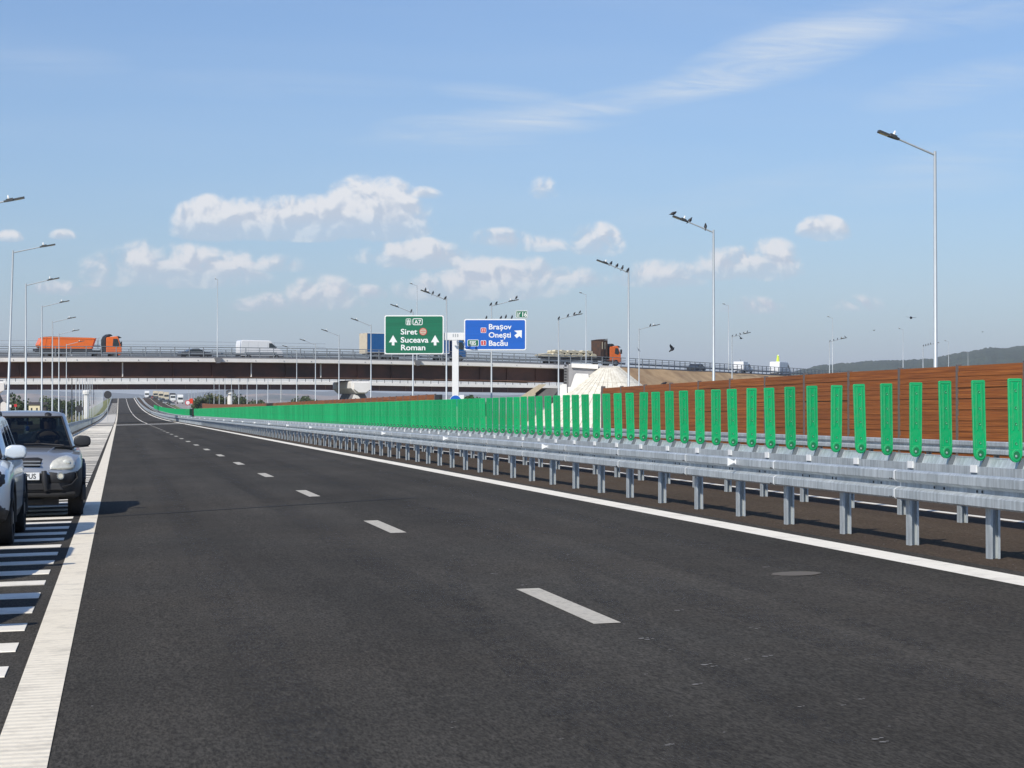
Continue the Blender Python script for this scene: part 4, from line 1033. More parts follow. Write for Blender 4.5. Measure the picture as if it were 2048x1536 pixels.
fpoly(sl, 330, [(1071,786),(1083,778),(1125,776),(1125,815),(1071,815)], 1080, 800, 3, M['conc_grey'], 'retaining_wall', .5)
fpoly(sl, 330, [(1078,769),(1093,768.5),(1071,786),(1071,790),(1036,806),(1020,812),(1012,812)], 1080, 800, 8, M['cream'], 'paved_edge', 0)
# paved quarter cone
cp = deckP(1218); ctop = at(1218, 736, 311); cz = ctop.z; croot = empty('paved_cone', (ctop.x, ctop.y, -1.0)); tag(croot, 'cream paved cone with radial joints at the end of the overpass', 'slope paving')
hh = cz + 1.0; nsec = 26; r0_, r1_ = 1.35, 1.35 + hh * 1.34
b = MB(); base_ = MB()
for i in range(nsec):
    a0 = R(-205 + 215 * i / nsec); a1 = R(-205 + 215 * (i + 1) / nsec); g = .006
    nb = 4
    for j in range(nb):
        t0, t1 = j / nb + .0012, (j + 1) / nb - .0012; lift = .05 + rnd.uniform(-.004, .004)
        q = []
        for (a, t) in ((a0 + g, t0), (a1 - g, t0), (a1 - g, t1), (a0 + g, t1)):
            r = r0_ + (r1_ - r0_) * t; z = hh * (1 - t); q.append((math.cos(a) * (r + lift), math.sin(a) * (r + lift), z + lift))
        n0 = len(b.v); b.v += q + [(x * .985, y * .985, z - .14) for x, y, z in q]
        b.face((n0, n0+1, n0+2, n0+3))
        for k in range(4): b.face((n0 + k, n0 + 4 + k, n0 + 4 + (k+1) % 4, n0 + (k+1) % 4))
    base_.poly([(math.cos(a0)*r0_, math.sin(a0)*r0_, hh), (math.cos(a1)*r0_, math.sin(a1)*r0_, hh), (math.cos(a1)*r1_, math.sin(a1)*r1_, 0), (math.cos(a0)*r1_, math.sin(a0)*r1_, 0)])
    base_.poly([(0, 0, hh), (math.cos(a0)*r0_, math.sin(a0)*r0_, hh), (math.cos(a1)*r0_, math.sin(a1)*r0_, hh)])
CC = mat('cream_paving', (.55, .51, .42), .9, c2=(.80, .77, .68), scale=1.6, detail=8, bump=.15, bscale=3)
b.build('paving_slabs', CC, croot); base_.build('joint_mortar', mat('mortar', (.46,.42,.34), .9), croot)
b = MB(); a = R(8); 
for s_ in (-.45, .35):
    v = Vector((math.cos(a), math.sin(a), 0)); n = Vector((-v.y, v.x, 0)) * s_
    b.tube([v * (r0_ - .6) + n + Vector((0, 0, hh + .12)), v * r0_ + n + Vector((0, 0, hh + .10)), v * (r1_ + .3) + n + Vector((0, 0, .1))], .16, 6)
b.build('drain_kerb', CC, croot)
b = MB(); v = Vector((math.cos(a), math.sin(a), 0))
for i in range(22): t = (i + .5) / 22; c = v * (r0_ + (r1_ - r0_) * t); b.box(c.x - .12, c.x + .12, c.y - .28, c.y + .28, hh * (1 - t) - .02, hh * (1 - t) + .14)
b.build('drain_steps', M['conc_grey'], croot)

# sandy embankment and ramp
rp = deck_path(1150, 1958, 12); b = MB(); NW = 22
hN = []
for i, p in enumerate(rp):
    d = rp[min(i+1, len(rp)-1)] - rp[max(i-1, 0)]; d.z = 0; d.normalize(); s_ = Vector((d.y, -d.x, 0)); hgt = p.z + 1.1
    for j in range(NW + 1):
        t = j / NW; off = -.25 + t * hgt * 1.75; g = math.sin(i * .9 + t * 3) * .16 + math.sin(i * 2.3 + 2 * t) * .22 * t + rnd.uniform(-.14, .14)
        b.v.append(tuple(p + s_ * off + Vector((0, 0, -.12 - t * hgt + (g if 0 < j else 0)))))
for i in range(len(rp) - 1):
    for j in range(NW): n = NW + 1; b.face((i*n+j, i*n+j+1, (i+1)*n+j+1, (i+1)*n+j))
struct(b.build('embankment', M['sand'], smooth=60))
b = MB(); rq = deck_path(1139, 1958, 12); b.sweep(rq, [(-.1, -.02), (-.6, -.02), (-.6, -.18), (-12, -.18), (-12, -1.2), (-.1, -1.2)]); struct(b.build('ramp_road', M['conc_grey']))
b = MB(); b.sweep(deck_path(1139, 1240, 12), [(.05, .0), (-.3, .0), (-.3, -.55), (.05, -.55)]); struct(b.build('ramp_kerb', M['fascia']))

# ------------------------------------------------------------------ the second bridge
B2 = [(-300,508,763),(0,520,763),(300,532,762.6),(640,548,763.6),(860,560,767.5),(1060,572,770.3),(1230,582,773)]
def b2P(px): return at(px, lerp_tab(B2, px, 2), lerp_tab(B2, px, 1))
b2 = empty('second_bridge', b2P(400)); tag(b2, 'farther white edged bridge with dark red girders seen beneath the overpass', 'bridge', 'road bridges over the motorway')
p2 = [b2P(-300 + 1530 * i / 30) - b2.location for i in range(31)]
b = MB(); b.sweep(p2, [(0, 0), (0, -.72), (-12, -.72), (-12, 0)]); b.build('edge_beam', M['conc_white'], b2)
b = MB(); b.sweep(p2, [(-1.2, -.73), (-1.2, -2.0), (-1.25, -2.0), (-1.25, -.73)]); b.sweep(p2, [(-10.8, -.73), (-10.8, -2.0), (-10.85, -2.0), (-10.85, -.73)]); b.build('girder', mat('second_girder', (.11, .030, .026), .6, c2=(.05, .028, .03), scale=.08), b2)
b = MB(); b.sweep(p2, [(-1.0, -2.001), (-1.0, -2.06), (-1.4, -2.06), (-1.4, -2.001)]); b.build('girder_flange', M['girder_lip'], b2)
b = MB()
for p in resample(p2, 7.5): b.box(p.x - .05, p.x + .05, p.y + .9, p.y + 1.17, p.z - 1.98, p.z - .75)
b.build('stiffeners', M['girder_lip'], b2)
r2 = empty('bridge_railing', b2.location); tag(r2, 'pale parapet railing along the farther bridge', 'railing', 'metal railings of the bridges')
b = MB(); b.sweep(p2, [(-.1, .42), (-.1, .62), (-.2, .62), (-.2, .42)]); b.build('rail', M['conc_white'], r2)
b = MB(); b.sweep(p2, [(-.1, .72), (-.1, .80), (-.2, .80), (-.2, .72)]); b.build('rail', M['conc_white'], r2)
b = MB(); b.sweep(p2, [(-.1, .02), (-.1, .33), (-.2, .33), (-.2, .02)]); b.build('rail', M['conc_white'], r2)
pm = MB(); pm.box(-.08, .08, .06, .095, 0, .9); po = pm.build('post', M['conc_grey']); me = po.data; bpy.data.objects.remove(po)
for p in resample(p2, 2.2)[:100]: add_prop(r2, 'post', me, p)
def round_pier(px, D, label):
    p = at(px, 800, D); g0 = -1.0; root = empty('round_pier', (p.x, p.y, g0)); tag(root, label, 'bridge pier', 'round white piers of the farther bridge')
    zc = at(px, 790.5, D).z - g0; zt = at(px, 780.5, D).z - g0
    b = MB(); b.tube([(0, 0, 0), (0, 0, zc)], .68, 20); b.build('column', M['conc_white'], root, smooth=40)
    b = MB(); b.tube([(0, 0, zc + .25), (0, 0, zt - .3), (0, 0, zt)], [.98, 1.04, .7], 20); b.build('column_cap', M['conc_white'], root, smooth=40)
    b = MB(); b.tube([(0, 0, zc), (0, 0, zc + .25)], .5, 16); b.box(-.3, 1.1, .2, 8, zc + .3, zt); b.build('pier_arm', M['conc_grey'], root)
round_pier(173, 525, 'round white pier of the farther bridge at the left'); round_pier(460, 542, 'round white pier of the farther bridge behind the green panels')
for i, px in enumerate((1005, 1045)):
    pass
# ------------------------------------------------------------------ hills, fields
def hills(name, tops, D0, D1, m, seed, rough=.04, low=-2.0, jit=0.0):
    'a ridge: tops = (px, py of the skyline at D1)'
    rr = random.Random(seed); b = MB(); nx, ny = 320, 22; px0, px1 = tops[0][0], tops[-1][0]
    ph = [(rr.uniform(.3, 5), rr.uniform(0, 6), rr.uniform(.5, 1)) for _ in range(7)]
    for j in range(ny + 1):
        t = j / ny; D = D0 + (D1 - D0) * t
        for i in range(nx + 1):
            px = px0 + (px1 - px0) * i / nx; zt = at(px, lerp_tab(tops, px, 1), D1).z
            s_ = math.sin(t * math.pi / 2) ** 1.1
            g = sum(a * math.sin(i * f * .11 + p_ + t * 4 * f) for f, p_, a in ph) * rough * zt * t * .5
            if j == ny: g *= .35
            g += rr.uniform(-1, 1) * jit * min(1, t * 3)
            p = at(px, 800, D); b.v.append((p.x, p.y, low + (zt - low) * s_ + g))
    for i in range(nx + 1): p = at(px0 + (px1 - px0) * i / nx, 800, D1 * 1.25); b.v.append((p.x, p.y, low))
    n = nx + 1
    for j in range(ny + 1):
        for i in range(nx): b.face((j*n+i, j*n+i+1, (j+1)*n+i+1, (j+1)*n+i))
    return struct(b.build(name, m, smooth=80))
hills('hills', [(1500,782),(1560,762),(1600,744),(1640,735),(1700,730),(1760,727),(1850,722),(1890,717),(1930,709),(1980,702),(2048,698),(2150,690),(2400,700),(2700,760)], 2200, 4200, M['forest'], 3, .018, jit=1.7)
hills('far_hills', [(-500,797),(-200,795),(0,794),(60,791),(110,793),(200,797),(300,802),(380,798),(480,792),(540,788),(600,789),(640,793),(700,794),(860,796),(1000,796),(1200,800),(1500,806)], 4500, 8500, M['field'], 5, .06, jit=1.0)
hills('farthest_hills', [(-700,780),(0,782),(60,779),(110,783),(220,787),(300,791),(400,786),(480,778),(520,779),(600,782),(660,784),(700,784),(900,790),(1300,795),(1700,800)], 9000, 12500, M['forest'], 9, .05)

# ------------------------------------------------------------------ trees
def tree_mesh(h, w, seed, n=420, leaf_=.42):
    rr = random.Random(seed); b = MB(); cl = []
    for _ in range(13):
        a = rr.uniform(0, 6.28); q = rr.random() ** .5; cl.append((math.cos(a) * q * w * .36, math.sin(a) * q * w * .36, h * rr.uniform(.30, .86), w * rr.uniform(.13, .26)))
    cl.append((0, 0, h * .6, w * .3))
    for i in range(n):
        c = rr.choice(cl); v = Vector((rr.gauss(0, 1), rr.gauss(0, 1), rr.gauss(0, 1))).normalized() * c[3] * rr.uniform(.55, 1.08)
        p = Vector(c[:3]) + v; s_ = leaf_ * rr.uniform(.5, 1.2); q = Euler((rr.uniform(0, 6), rr.uniform(0, 6), rr.uniform(0, 6))).to_matrix()
        b.poly([p + q @ Vector((x * s_, y * s_, 0)) for x, y in ((-.5, -.3), (.1, -.55), (.55, 0), (.2, .5), (-.4, .4))])
    return b
def tree(px, D, base_y, h, w, m, label, seed, group='trees and shrubs in the fields'):
    p = at(px, 820, D); root = empty('broadleaf_tree', (p.x, p.y, -.95)); tag(root, label, 'tree', group)
    tree_mesh(h, w * 1.35, seed, n=int(1100 + 60 * w), leaf_=.5).build('crown', m, root)
    b = MB(); b.tube([(0, 0, 0), (.05, 0, h * .3), (.1, .05, h * .6)], [.22, .16, .06], 7)
    for a in range(4): b.tube([(.05, 0, h * (.28 + .06 * a)), (math.cos(a * 1.7) * w * .25, math.sin(a * 1.7) * w * .25, h * (.5 + .08 * a))], [.09, .03], 5)
    b.build('trunk', M['bark'], root)
k = 0
for (px, D, h, w, mm, lab) in [(20,430,4.6,3.4,'leaf','rounded green tree by the left edge, beside the pale house'),(36,440,5.6,4.8,'leaf','tallest green tree left of the pale house'),(47,450,4.6,3.0,'leaf','small green tree touching the pale house'),
        (92,600,5.6,4.6,'leaf','dark tree right of the pale house'),(104,620,6.4,5.4,'leaf','dark rounded tree beyond the brown field at the left'),(118,640,5.4,4.6,'leaf','low dark tree at the left, among lamp poles'),(138,700,6.2,5.4,'leaf','hazy tree behind the left lamp poles'),(159,700,5.8,5.4,'leaf','hazy tree beside the round white pier at the left'),
        (400,560,5.8,4.6,'leaf','green tree left of the yellowing one, under the overpass'),(412,555,7.4,4.6,'leaf','tallest green tree in the clump left of the round pier'),(424,560,7.0,4.6,'leaf2','yellowing tree in the clump left of the round pier'),(436,560,7.2,4.6,'leaf','green tree just right of the yellowing one'),(446,565,6.8,4.0,'leaf2','yellow green shrub next to the round pier'),
        (474,600,7.6,5.0,'leaf','tree close behind the round pier'),(486,600,6.0,5.0,'leaf','low tree right of the round pier'),(505,620,5.4,5.4,'leaf','low shrub before the pale fields'),(528,640,5.8,5.0,'leaf','low tree left of the dark tanker'),(596,600,5.8,5.0,'leaf','tree right of the dark tanker'),(610,600,6.8,5.0,'leaf','tall tree between two street lamps'),(624,600,6.2,5.0,'leaf','tree left of the hammerhead pier'),(640,610,5.6,5.0,'leaf','tree half hidden by a lamp pole near the hammerhead pier'),
        (948,420,6.0,4.0,'leaf','dark tree right of the white sign column'),(962,430,5.2,3.6,'leaf','low dark tree right of the white sign column'),(880,500,5.0,3.4,'leaf','small tree behind the white sign column')]:
    tree(px, D, 0, h, w, M[mm], lab, 100 + k); k += 1
b = MB()
for i in range(2600):
    y = rnd.uniform(150, 420); x = -4.9 - rnd.random() ** 1.5 * 5; g = -0.3; s_ = rnd.uniform(.08, .3)
    q = Euler((rnd.uniform(-.5, .5), rnd.uniform(-.5, .5), rnd.uniform(0, 6))).to_matrix(); z = gz(-3.9, y) - .1 - (abs(x) - 4.9) * .12
    b.poly([Vector((x, y, z)) + q @ Vector(v) for v in ((-s_ * .3, 0, 0), (s_ * .3, 0, 0), (s_ * .1, 0, s_ * 2.2))])
o = b.build('roadside_weeds', M['grass']); struct(o, 'stuff')
# pale house
p = at(68.5, 822, 430); hs = empty('pale_house', (p.x, p.y, -.95), -.15); tag(hs, 'small pale yellow house with two dark windows beyond the parked cars', 'house')
hw = 22 * 430 / F / 2; b = MB(); b.box(-hw, hw, 0, 3, 0, 3.95); b.build('wall', M['wall_white'], hs)
b = MB(); b.prism([(-.25, 3.96), (3.25, 3.96), (1.5, 4.5)], 0, -hw - .2, hw + 1.4); b.build('roof', M['roof_dark'], hs)
for x in (-.55, .55): b = MB(); b.box(x - .16, x + .16, -.03, -.002, 2.7, 3.3); b.build('window', M['window'], hs)
b = MB(); b.box(hw + .001, hw + 1.2, .3, 2.8, 0, 3.6); b.build('shed', M['roof_dark'], hs)
# ploughed strip of earth at the left
b = MB(); b.poly([(-60, 120, -.9), (-8, 120, -.9), (-10, 420, -.9), (-90, 420, -.9)]); struct(b.build('bare_field', M['sand']))
# backs of road signs
def back_sign(px, py, D, r, label, n=8, x_pole=None, c='sign_back', name='road_sign'):
    p = at(px, py, D); g = gz(-4, p.y) - .8; root = empty(name, (p.x, p.y, g)); tag(root, label, 'road sign', 'road signs along the left shoulder')
    b = MB(); z = p.z - g; b.prism([(r * math.cos(2*math.pi*(i+.5)/n), z + r * math.sin(2*math.pi*(i+.5)/n)) for i in range(n)], 1, -.02, .0); b.build('plate', M[c], root)
    b = MB(); b.tube([(0, .04, 0), (0, .04, z + r * .6)], .04, 8); b.build('pole', M['pole'], root); return root
back_sign(158, 817.5, 215, .40, 'dark back of an eight-sided sign left of the shoulder')
o = back_sign(215.5, 789.5, 330, .62, 'dark oval back of a sign standing above the far left barrier', 16)
for (px, py, s_, c, lab) in ((20, 812, .3, 'sign_white', 'small square sign left of the tree clump'), (31, 811, .3, 'sign_red', 'small red sign before the green tree at the left')):
    back_sign(px, py, 330, s_, lab, 4, c=c)
p = at(375.5, 805.5, 330); root = empty('speed_sign', (p.x, p.y, -.5)); tag(root, 'round red rimmed speed sign beside the red excavator cab', 'road sign'); z = p.z + .5
b = MB(); b.disc((0, 0, z), .42, 1, 24, .02); b.build('rim', M['sign_red'], root); b = MB(); b.disc((0, -.015, z), .30, 1, 24, .02); b.build('face', M['sign_white'], root); b = MB(); b.tube([(0, .05, 0), (0, .05, z)], .04, 6); b.build('pole', M['pole'], root)
p = at(381.5, 802, 345); root = empty('warning_board', (p.x, p.y, -.9)); tag(root, 'orange red board on a post beside the round speed sign', 'road sign'); z = p.z + .9
b = MB(); b.prism([(-.22,z-.42),(.30,z-.42),(.36,z-.2),(.36,z+.42),(-.15,z+.42),(-.30,z+.1)], 1, -.02, .02); b.build('board', M['orange_red'], root)
b = MB(); b.tube([(0,.05,0),(0,.05,z)], .04, 6); b.build('pole', M['pole'], root)
# ------------------------------------------------------------------ vehicles
def wheel(root, x, y, r, w, sgn, axis=0, rimr=.62):
    'axis 0: axle along x'
    e = empty('wheel', (x, y, r)); e.parent = root
    if axis == 1: e.rotation_euler = (0, 0, R(90))
    b = MB(); n = 28; prof = [(-w/2, rimr*r), (-w/2, .90*r), (-w/2+.03, .985*r), (-w/4, r), (w/4, r), (w/2-.03, .985*r), (w/2, .90*r), (w/2, rimr*r)]
    for i in range(n):
        a = 2*math.pi*i/n
        for (q, rr_) in prof: b.v.append((q, rr_*math.cos(a), rr_*math.sin(a)))
    k = len(prof)
    for i in range(n):
        for j in range(k): b.face((i*k+j, i*k+(j+1) % k, ((i+1) % n)*k+(j+1) % k, ((i+1) % n)*k+j))
    for q in (-w/4, w/4 - .03):        # tread grooves
        for i in range(n):
            a = 2*math.pi*(i+.5)/n; c, s = math.cos(a), math.sin(a)
            b.box(q, q+.02, -.02, .02, 1.0*r - .004, 1.0*r + .004, Matrix.Rotation(a, 4, 'X'))
    b.build('tyre', M['rubber'], e, smooth=45)
    b = MB(); b.disc((0, 0, 0), rimr*r, 0, 24, w*.7)
    for i in range(5):
        b.box(sgn*w*.35, sgn*w*.42, -.035, .035, .05, rimr*r*.95, Matrix.Rotation(2*math.pi*i/5, 4, 'X'))
    b.disc((sgn*w*.38, 0, 0), .08, 0, 12, .05); b.build('rim', M['rim'], e)
    return e
def split_faces(o, groups):
    'separate faces by material slot into child meshes; groups {slot: (name, parentobj)}'
    me = o.data; out = {}
    for slot, nm in groups.items():
        fs = [p for p in me.polygons if p.material_index == slot]
        if not fs: continue
        idx = {}; v = []; f = []
        for p in fs:
            q = []
            for i in p.vertices:
                if i not in idx: idx[i] = len(v); v.append(tuple(me.vertices[i].co))
                q.append(idx[i])
            f.append(q)
        m2 = bpy.data.meshes.new(nm); m2.from_pydata(v, [], f); m2.materials.append(me.materials[slot])
        m2.polygons.foreach_set('use_smooth', [True] * len(f)); m2.set_sharp_from_angle(angle=R(40))
        c = bpy.data.objects.new(nm, m2); col.objects.link(c); c.parent = o.parent; out[nm] = c
    bpy.data.objects.remove(o); return out
def interp(T, y, i):
    for a, b_ in zip(T, T[1:]):
        if y <= b_[0]:
            t = (y - a[0]) / (b_[0] - a[0]); t = t*t*(3-2*t)*.4 + t*.6; return a[i] + (b_[i] - a[i]) * t
    return T[-1][i]
def suv(P):
    'front faces -y; origin on the ground under the middle of the front bumper'
    L_, w = P['L'], P['w']; root = empty(P['name']); paint = M[P['paint']]; clad = M['blacksat']
    # y, half width, z bottom, z top centre, shoulder z
    T = [(0, .52*w/.9, .43, .70, .66), (.03, .66*w/.9, .39, .80, .74), (.08, .76*w/.9, .36, .89, .81), (.15, .83*w/.9, .33, P['hood0']-.02, .87), (.28, .88*w/.9, .31, P['hood0']+.02, .92), (.5, w-.01, .27, P['hood0']+.05, .95),
         (.9, w, .25, P['belt']-.02, .97), (1.25, w, .25, P['belt'], 1.0), (2.2, w, .25, P['belt'], 1.01), (3.4, w, .27, P['belt']+.02, 1.02), (L_-.35, w-.03, .30, P['belt']+.02, 1.02), (L_-.1, w-.1, .36, .98, .9), (L_, w-.25, .42, .80, .7)]
    ys = [0, .015, .03, .055, .08, .11, .15, .2, .28, .38, .5, .7, .9, 1.1, 1.25, 1.6, 2.0, 2.6, 3.1, 3.5, L_-.35, L_-.2, L_-.1, L_-.03, L_]
    b = MB(); half = []
    for y in ys:
        hw, zb, zt, zs = (interp(T, y, i) for i in (1, 2, 3, 4))
        zm = zb + (zs - zb) * .48
        pts = [(0, zb), (hw*.55, zb), (hw*.86, zb+.01), (hw*.95, zb+.05), (hw*.99, zb+.16), (hw, zm), (hw, zm+.03), (hw*.992, zs-.13), (hw*.975, zs-.04), (hw*.94, zs+.02), (hw*.86, zt-.035), (hw*.72, zt-.008), (hw*.52, zt+.004), (hw*.46, zt+.022), (0, zt+.03)]
        half.append(pts)
    n = len(half[0]); ring_n = 2*n - 2
    for k, y in enumerate(ys):
        pts = half[k]; ring = pts + [(-x, z) for x, z in pts[-2:0:-1]]
        for x, z in ring: b.v.append((x, y + (.06*(x/w)**2 if y < .4 else 0), z))
    for k in range(len(ys)-1):
        for j in range(ring_n):
            jj = j if j < n - 1 else 2*n - 3 - j
            low = jj < (P['cladrow'] if ys[k] < .95 else 4) or (ys[k] > 1 and jj < 4)
            b.cur = 1 if low else 0
            b.face((k*ring_n + j, k*ring_n + (j+1) % ring_n, (k+1)*ring_n + (j+1) % ring_n, (k+1)*ring_n + j))
    b.cur = 1; b.face(list(range(ring_n))[::-1]); b.cur = 0; b.face([(len(ys)-1)*ring_n + j for j in range(ring_n)])
    o = b.build('body', [paint, clad, M['black']], root, smooth=35)
    cut = MB()
    for y in (P['axf'], P['axr']):
        for sx in (-1, 1): cut.cur = 0; cut.disc((sx*(w-.12), y, P['r']+.02), P['r']+.07, 0, 28, .50)
    cu = cut.build('cutter', [M['black']]); md = o.modifiers.new('b', 'BOOLEAN'); md.object = cu; md.solver = 'EXACT'; md.material_mode = 'TRANSFER'
    dg = bpy.context.evaluated_depsgraph_get(); dg.update(); me = bpy.data.meshes.new_from_object(o.evaluated_get(dg)); o.modifiers.clear()
    o.data = me; bpy.data.objects.remove(cu)
    from mathutils.bvhtree import BVHTree
    bv_ = BVHTree.FromPolygons([v.co.copy() for v in me.vertices], [tuple(p.vertices) for p in me.polygons])
    def nose(x, z):
        h = bv_.ray_cast(Vector((x, -2, z)), Vector((0, 1, 0)))
        return h[0].y if h[0] is not None else .3
    P['nose'] = nose
    parts = split_faces(o, {0: 'body', 1: 'cladding', 2: 'underbody', **({3: 'wheel_arch_liner'} if len(me.materials) > 3 else {})})
    # arch lips
    for y in (P['axf'], P['axr']):
        for sx in (-1, 1):
            b = MB(); path = []
            for i in range(15):
                a = R(-12 + 204*i/14); path.append((sx*(w + .003), y + (P['r']+.085)*math.cos(a), P['r'] + .02 + (P['r']+.085)*math.sin(a)))
            b.tube(path, P['lip'], 8); b.build('wheel_arch', clad, root, smooth=60)
            wheel(root, sx*(w-.115), y, P['r'], .235, sx)
    # greenhouse
    belt = P['belt'] + .0; rt = P['roof']; yb0, yt0, yt1, yb1 = P['gh']; wb, wt = w*.885, P['roofw']
    N_ = 8; bot = []; top = []; mat_i = []
    for i in range(N_ + 1):
        s_ = -1 + 2*i/N_; bot.append((s_*wb*.93, yb0 + .10*s_*s_)); top.append((s_*wt*.90, yt0 + .05*s_*s_))
    sides = [0.06, .10, .34, .38, .66, .70, .92, 1.0]
    for t in sides: bot.append((wb, yb0 + .20 + (yb1 - yb0 - .3)*t)); top.append((wt, yt0 + .10 + (yt1 - yt0 - .16)*t))
    for i in range(N_ + 1):
        s_ = 1 - 2*i/N_; bot.append((s_*wb*.9, yb1)); top.append((s_*wt*.86, yt1))
    for t in sides[::-1]: bot.append((-wb, yb0 + .20 + (yb1 - yb0 - .3)*t)); top.append((-wt, yt0 + .10 + (yt1 - yt0 - .16)*t))
    n = len(bot); kind = []
    for i in range(n):
        if i < N_: kind.append('w')
        elif N_ < i < N_ + 9: kind.append('s' if (i - N_ - 1) in (1, 3, 5) else 'p')
        elif N_ + 9 <= i < 2*N_ + 9: kind.append('r')
        elif 2*N_ + 9 < i < 2*N_ + 18: kind.append('s' if (2*N_ + 17 - i - 1) in (1, 3, 5) else 'p')
        else: kind.append('p')
    lv = [(0, 0), (.05, 0), (.93, .012), (1.0, .0)]
    zr = [belt - .02, belt + .05, rt - .045, rt]
    side_g = []; G = MB(); glass_b = {'w': MB(), 's': MB(), 'r': MB()}
    def pt(i, l):
        f, bu = lv[l]; i %= n; x = bot[i][0]*(1-f) + top[i][0]*f; y = bot[i][1]*(1-f) + top[i][1]*f
        return (x*(1+bu), y, zr[0] + (zr[3]-zr[0])*f)
    for i in range(n):
        for l in range(3):
            q = [pt(i, l), pt(i+1, l), pt(i+1, l+1), pt(i, l+1)]
            if l == 1 and kind[i] == 's': g_ = MB(); g_.poly(q); side_g.append(g_)
            elif l == 1 and kind[i] in glass_b: glass_b[kind[i]].poly(q)
            elif l == 0 and kind[i] == 'w': continue
            else: G.poly(q)
    # roof skin
    cx, cy = 0, (yt0 + yt1)/2; rings = []
    for s_, dz in ((1, 0), (.93, .03), (.7, .05), (.35, .062), (0.01, .066)):
        rings.append([(cx + (top[i][0])*s_, cy + (top[i][1] - cy)*s_, rt + dz) for i in range(n)])
    for a_, b_ in zip(rings, rings[1:]):
        for i in range(n): G.poly([a_[i], a_[(i+1) % n], b_[(i+1) % n], b_[i]])
    G.build('cabin_frame', paint, root, smooth=40)
    glass_b['w'].build('windscreen', M['glass'], root, smooth=60)
    for g_ in side_g: g_.build('side_window', M['tint'], root)
    glass_b['r'].build('rear_window', M['tint'], root, smooth=60)
    # black windscreen surround, cowl, wipers
    b = MB(); b.tube([Vector(pt(i, 1)) + Vector((0, -.012, .0)) for i in range(N_+1)], .028, 6); b.tube([Vector(pt(i, 2)) + Vector((0, -.008, .0)) for i in range(N_+1)], .016, 6)
    b.tube([Vector(pt(0, 1)) + Vector((0, -.01, 0)), Vector(pt(0, 2)) + Vector((0, -.01, 0))], .016, 6); b.tube([Vector(pt(N_, 1)) + Vector((0, -.01, 0)), Vector(pt(N_, 2)) + Vector((0, -.01, 0))], .016, 6)
    b.prism([(-wb*.86, yb0 - .02), (0, yb0 - .12), (wb*.86, yb0 - .02), (wb*.86, yb0 + .2), (-wb*.86, yb0 + .2)], 2, belt + .022, belt + .045); b.build('cowl', M['black'], root)
    b = MB()
    for x in (-.05, .62): b.tube([(x, yb0 - .05, belt + .05), (x - .35, yb0 + .02, belt + .075), (x - .62, yb0 + .0, belt + .07)], .012, 5)
    b.build('wiper', M['black'], root)
    # roof rails
    if P.get('rails'):
        for sx in (-1, 1):
            b = MB(); b.tube([(sx*wt*.93, yt0 + .25, rt + .01), (sx*wt*.93, yt0 + .38, rt + .06), (sx*wt*.93, yt1 - .3, rt + .07), (sx*wt*.93, yt1 - .15, rt + .02)], .018, 6); b.build('roof_rail', M['blacksat'], root)
    # mirrors
    mm = M[P['mirror']]
    for sx in (-1, 1):
        e = empty('mirror', (sx*(w + P['mo'] - .245), yb0 + .30, belt + P['mz'])); e.parent = root
        b = MB(); b.prism([(sx*x, z) for x, z in ((-.03,.03),(-.02,.14),(.05,.175),(.19,.17),(.235,.14),(.245,.06),(.22,.01),(.08,.0))], 1, -.07, .05); o_ = b.build('housing', mm, e); bevel(o_, .03, 4, 20); o_.data.polygons.foreach_set('use_smooth', [True]*len(o_.data.polygons))
        b = MB(); b.prism([(sx*-.06, -.02), (sx*.06, -.02), (sx*.22, -.004), (sx*.20, .012), (sx*.04, .05)], 1, -.05, .04); b.build('stalk', M['black'], e)
        b = MB(); b.prism([(sx*x, z) for x, z in ((.06,.04),(.07,.145),(.19,.145),(.21,.04))], 1, .051, .056); b.build('mirror_glass', M['window'], e)
    # inside: dashboard, seats, steering wheel
    b = MB(); b.prism([(yb0 + .16, belt + .04), (yb0 + .75, belt + .11), (yb0 + .80, belt - .02), (yb0 + .16, belt - .02)], 0, -wb*.88, wb*.88); b.build('dashboard', M['seat'], root)
    for x in (-.36, .36):
        e = empty('seat', (x, yt0 + .18, belt)); e.parent = root
        b = MB(); b.box(-.24, .24, 0, .14, -.02, .26); o_ = b.build('backrest', M['seat'], e); bevel(o_, .05, 3)
        b = MB(); b.box(-.13, .13, .02, .11, .29, .47); o_ = b.build('headrest', M['seat'], e); bevel(o_, .04, 3)
    b = MB(); c = Vector((.36, yb0 + .78, belt + .13)); T_ = Matrix.Translation(c) @ Matrix.Rotation(R(-62), 4, 'X')
    b.tube([T_ @ Vector((.185*math.cos(2*math.pi*i/24), .185*math.sin(2*math.pi*i/24), 0)) for i in range(25)], .018, 6); b.box(-.17, .17, -.03, .03, -.01, .01, T_); b.box(-.06, .06, -.06, .05, -.02, .02, T_)
    b.build('steering_wheel', M['blacksat'], root)
    b = MB(); b.box(-.12, .12, yt0 + .05, yt0 + .08, rt - .17, rt - .11); b.build('inner_mirror', M['black'], root)
    # front
    P['front'](root, P, paint, clad); return root
def frontface(root, pts, y, d, m, name, bv=.0, seg=2):
    b = MB(); b.prism(pts, 1, y, y + d); o = b.build(name, m, root)
    if bv: bevel(o, bv, seg)
    return o
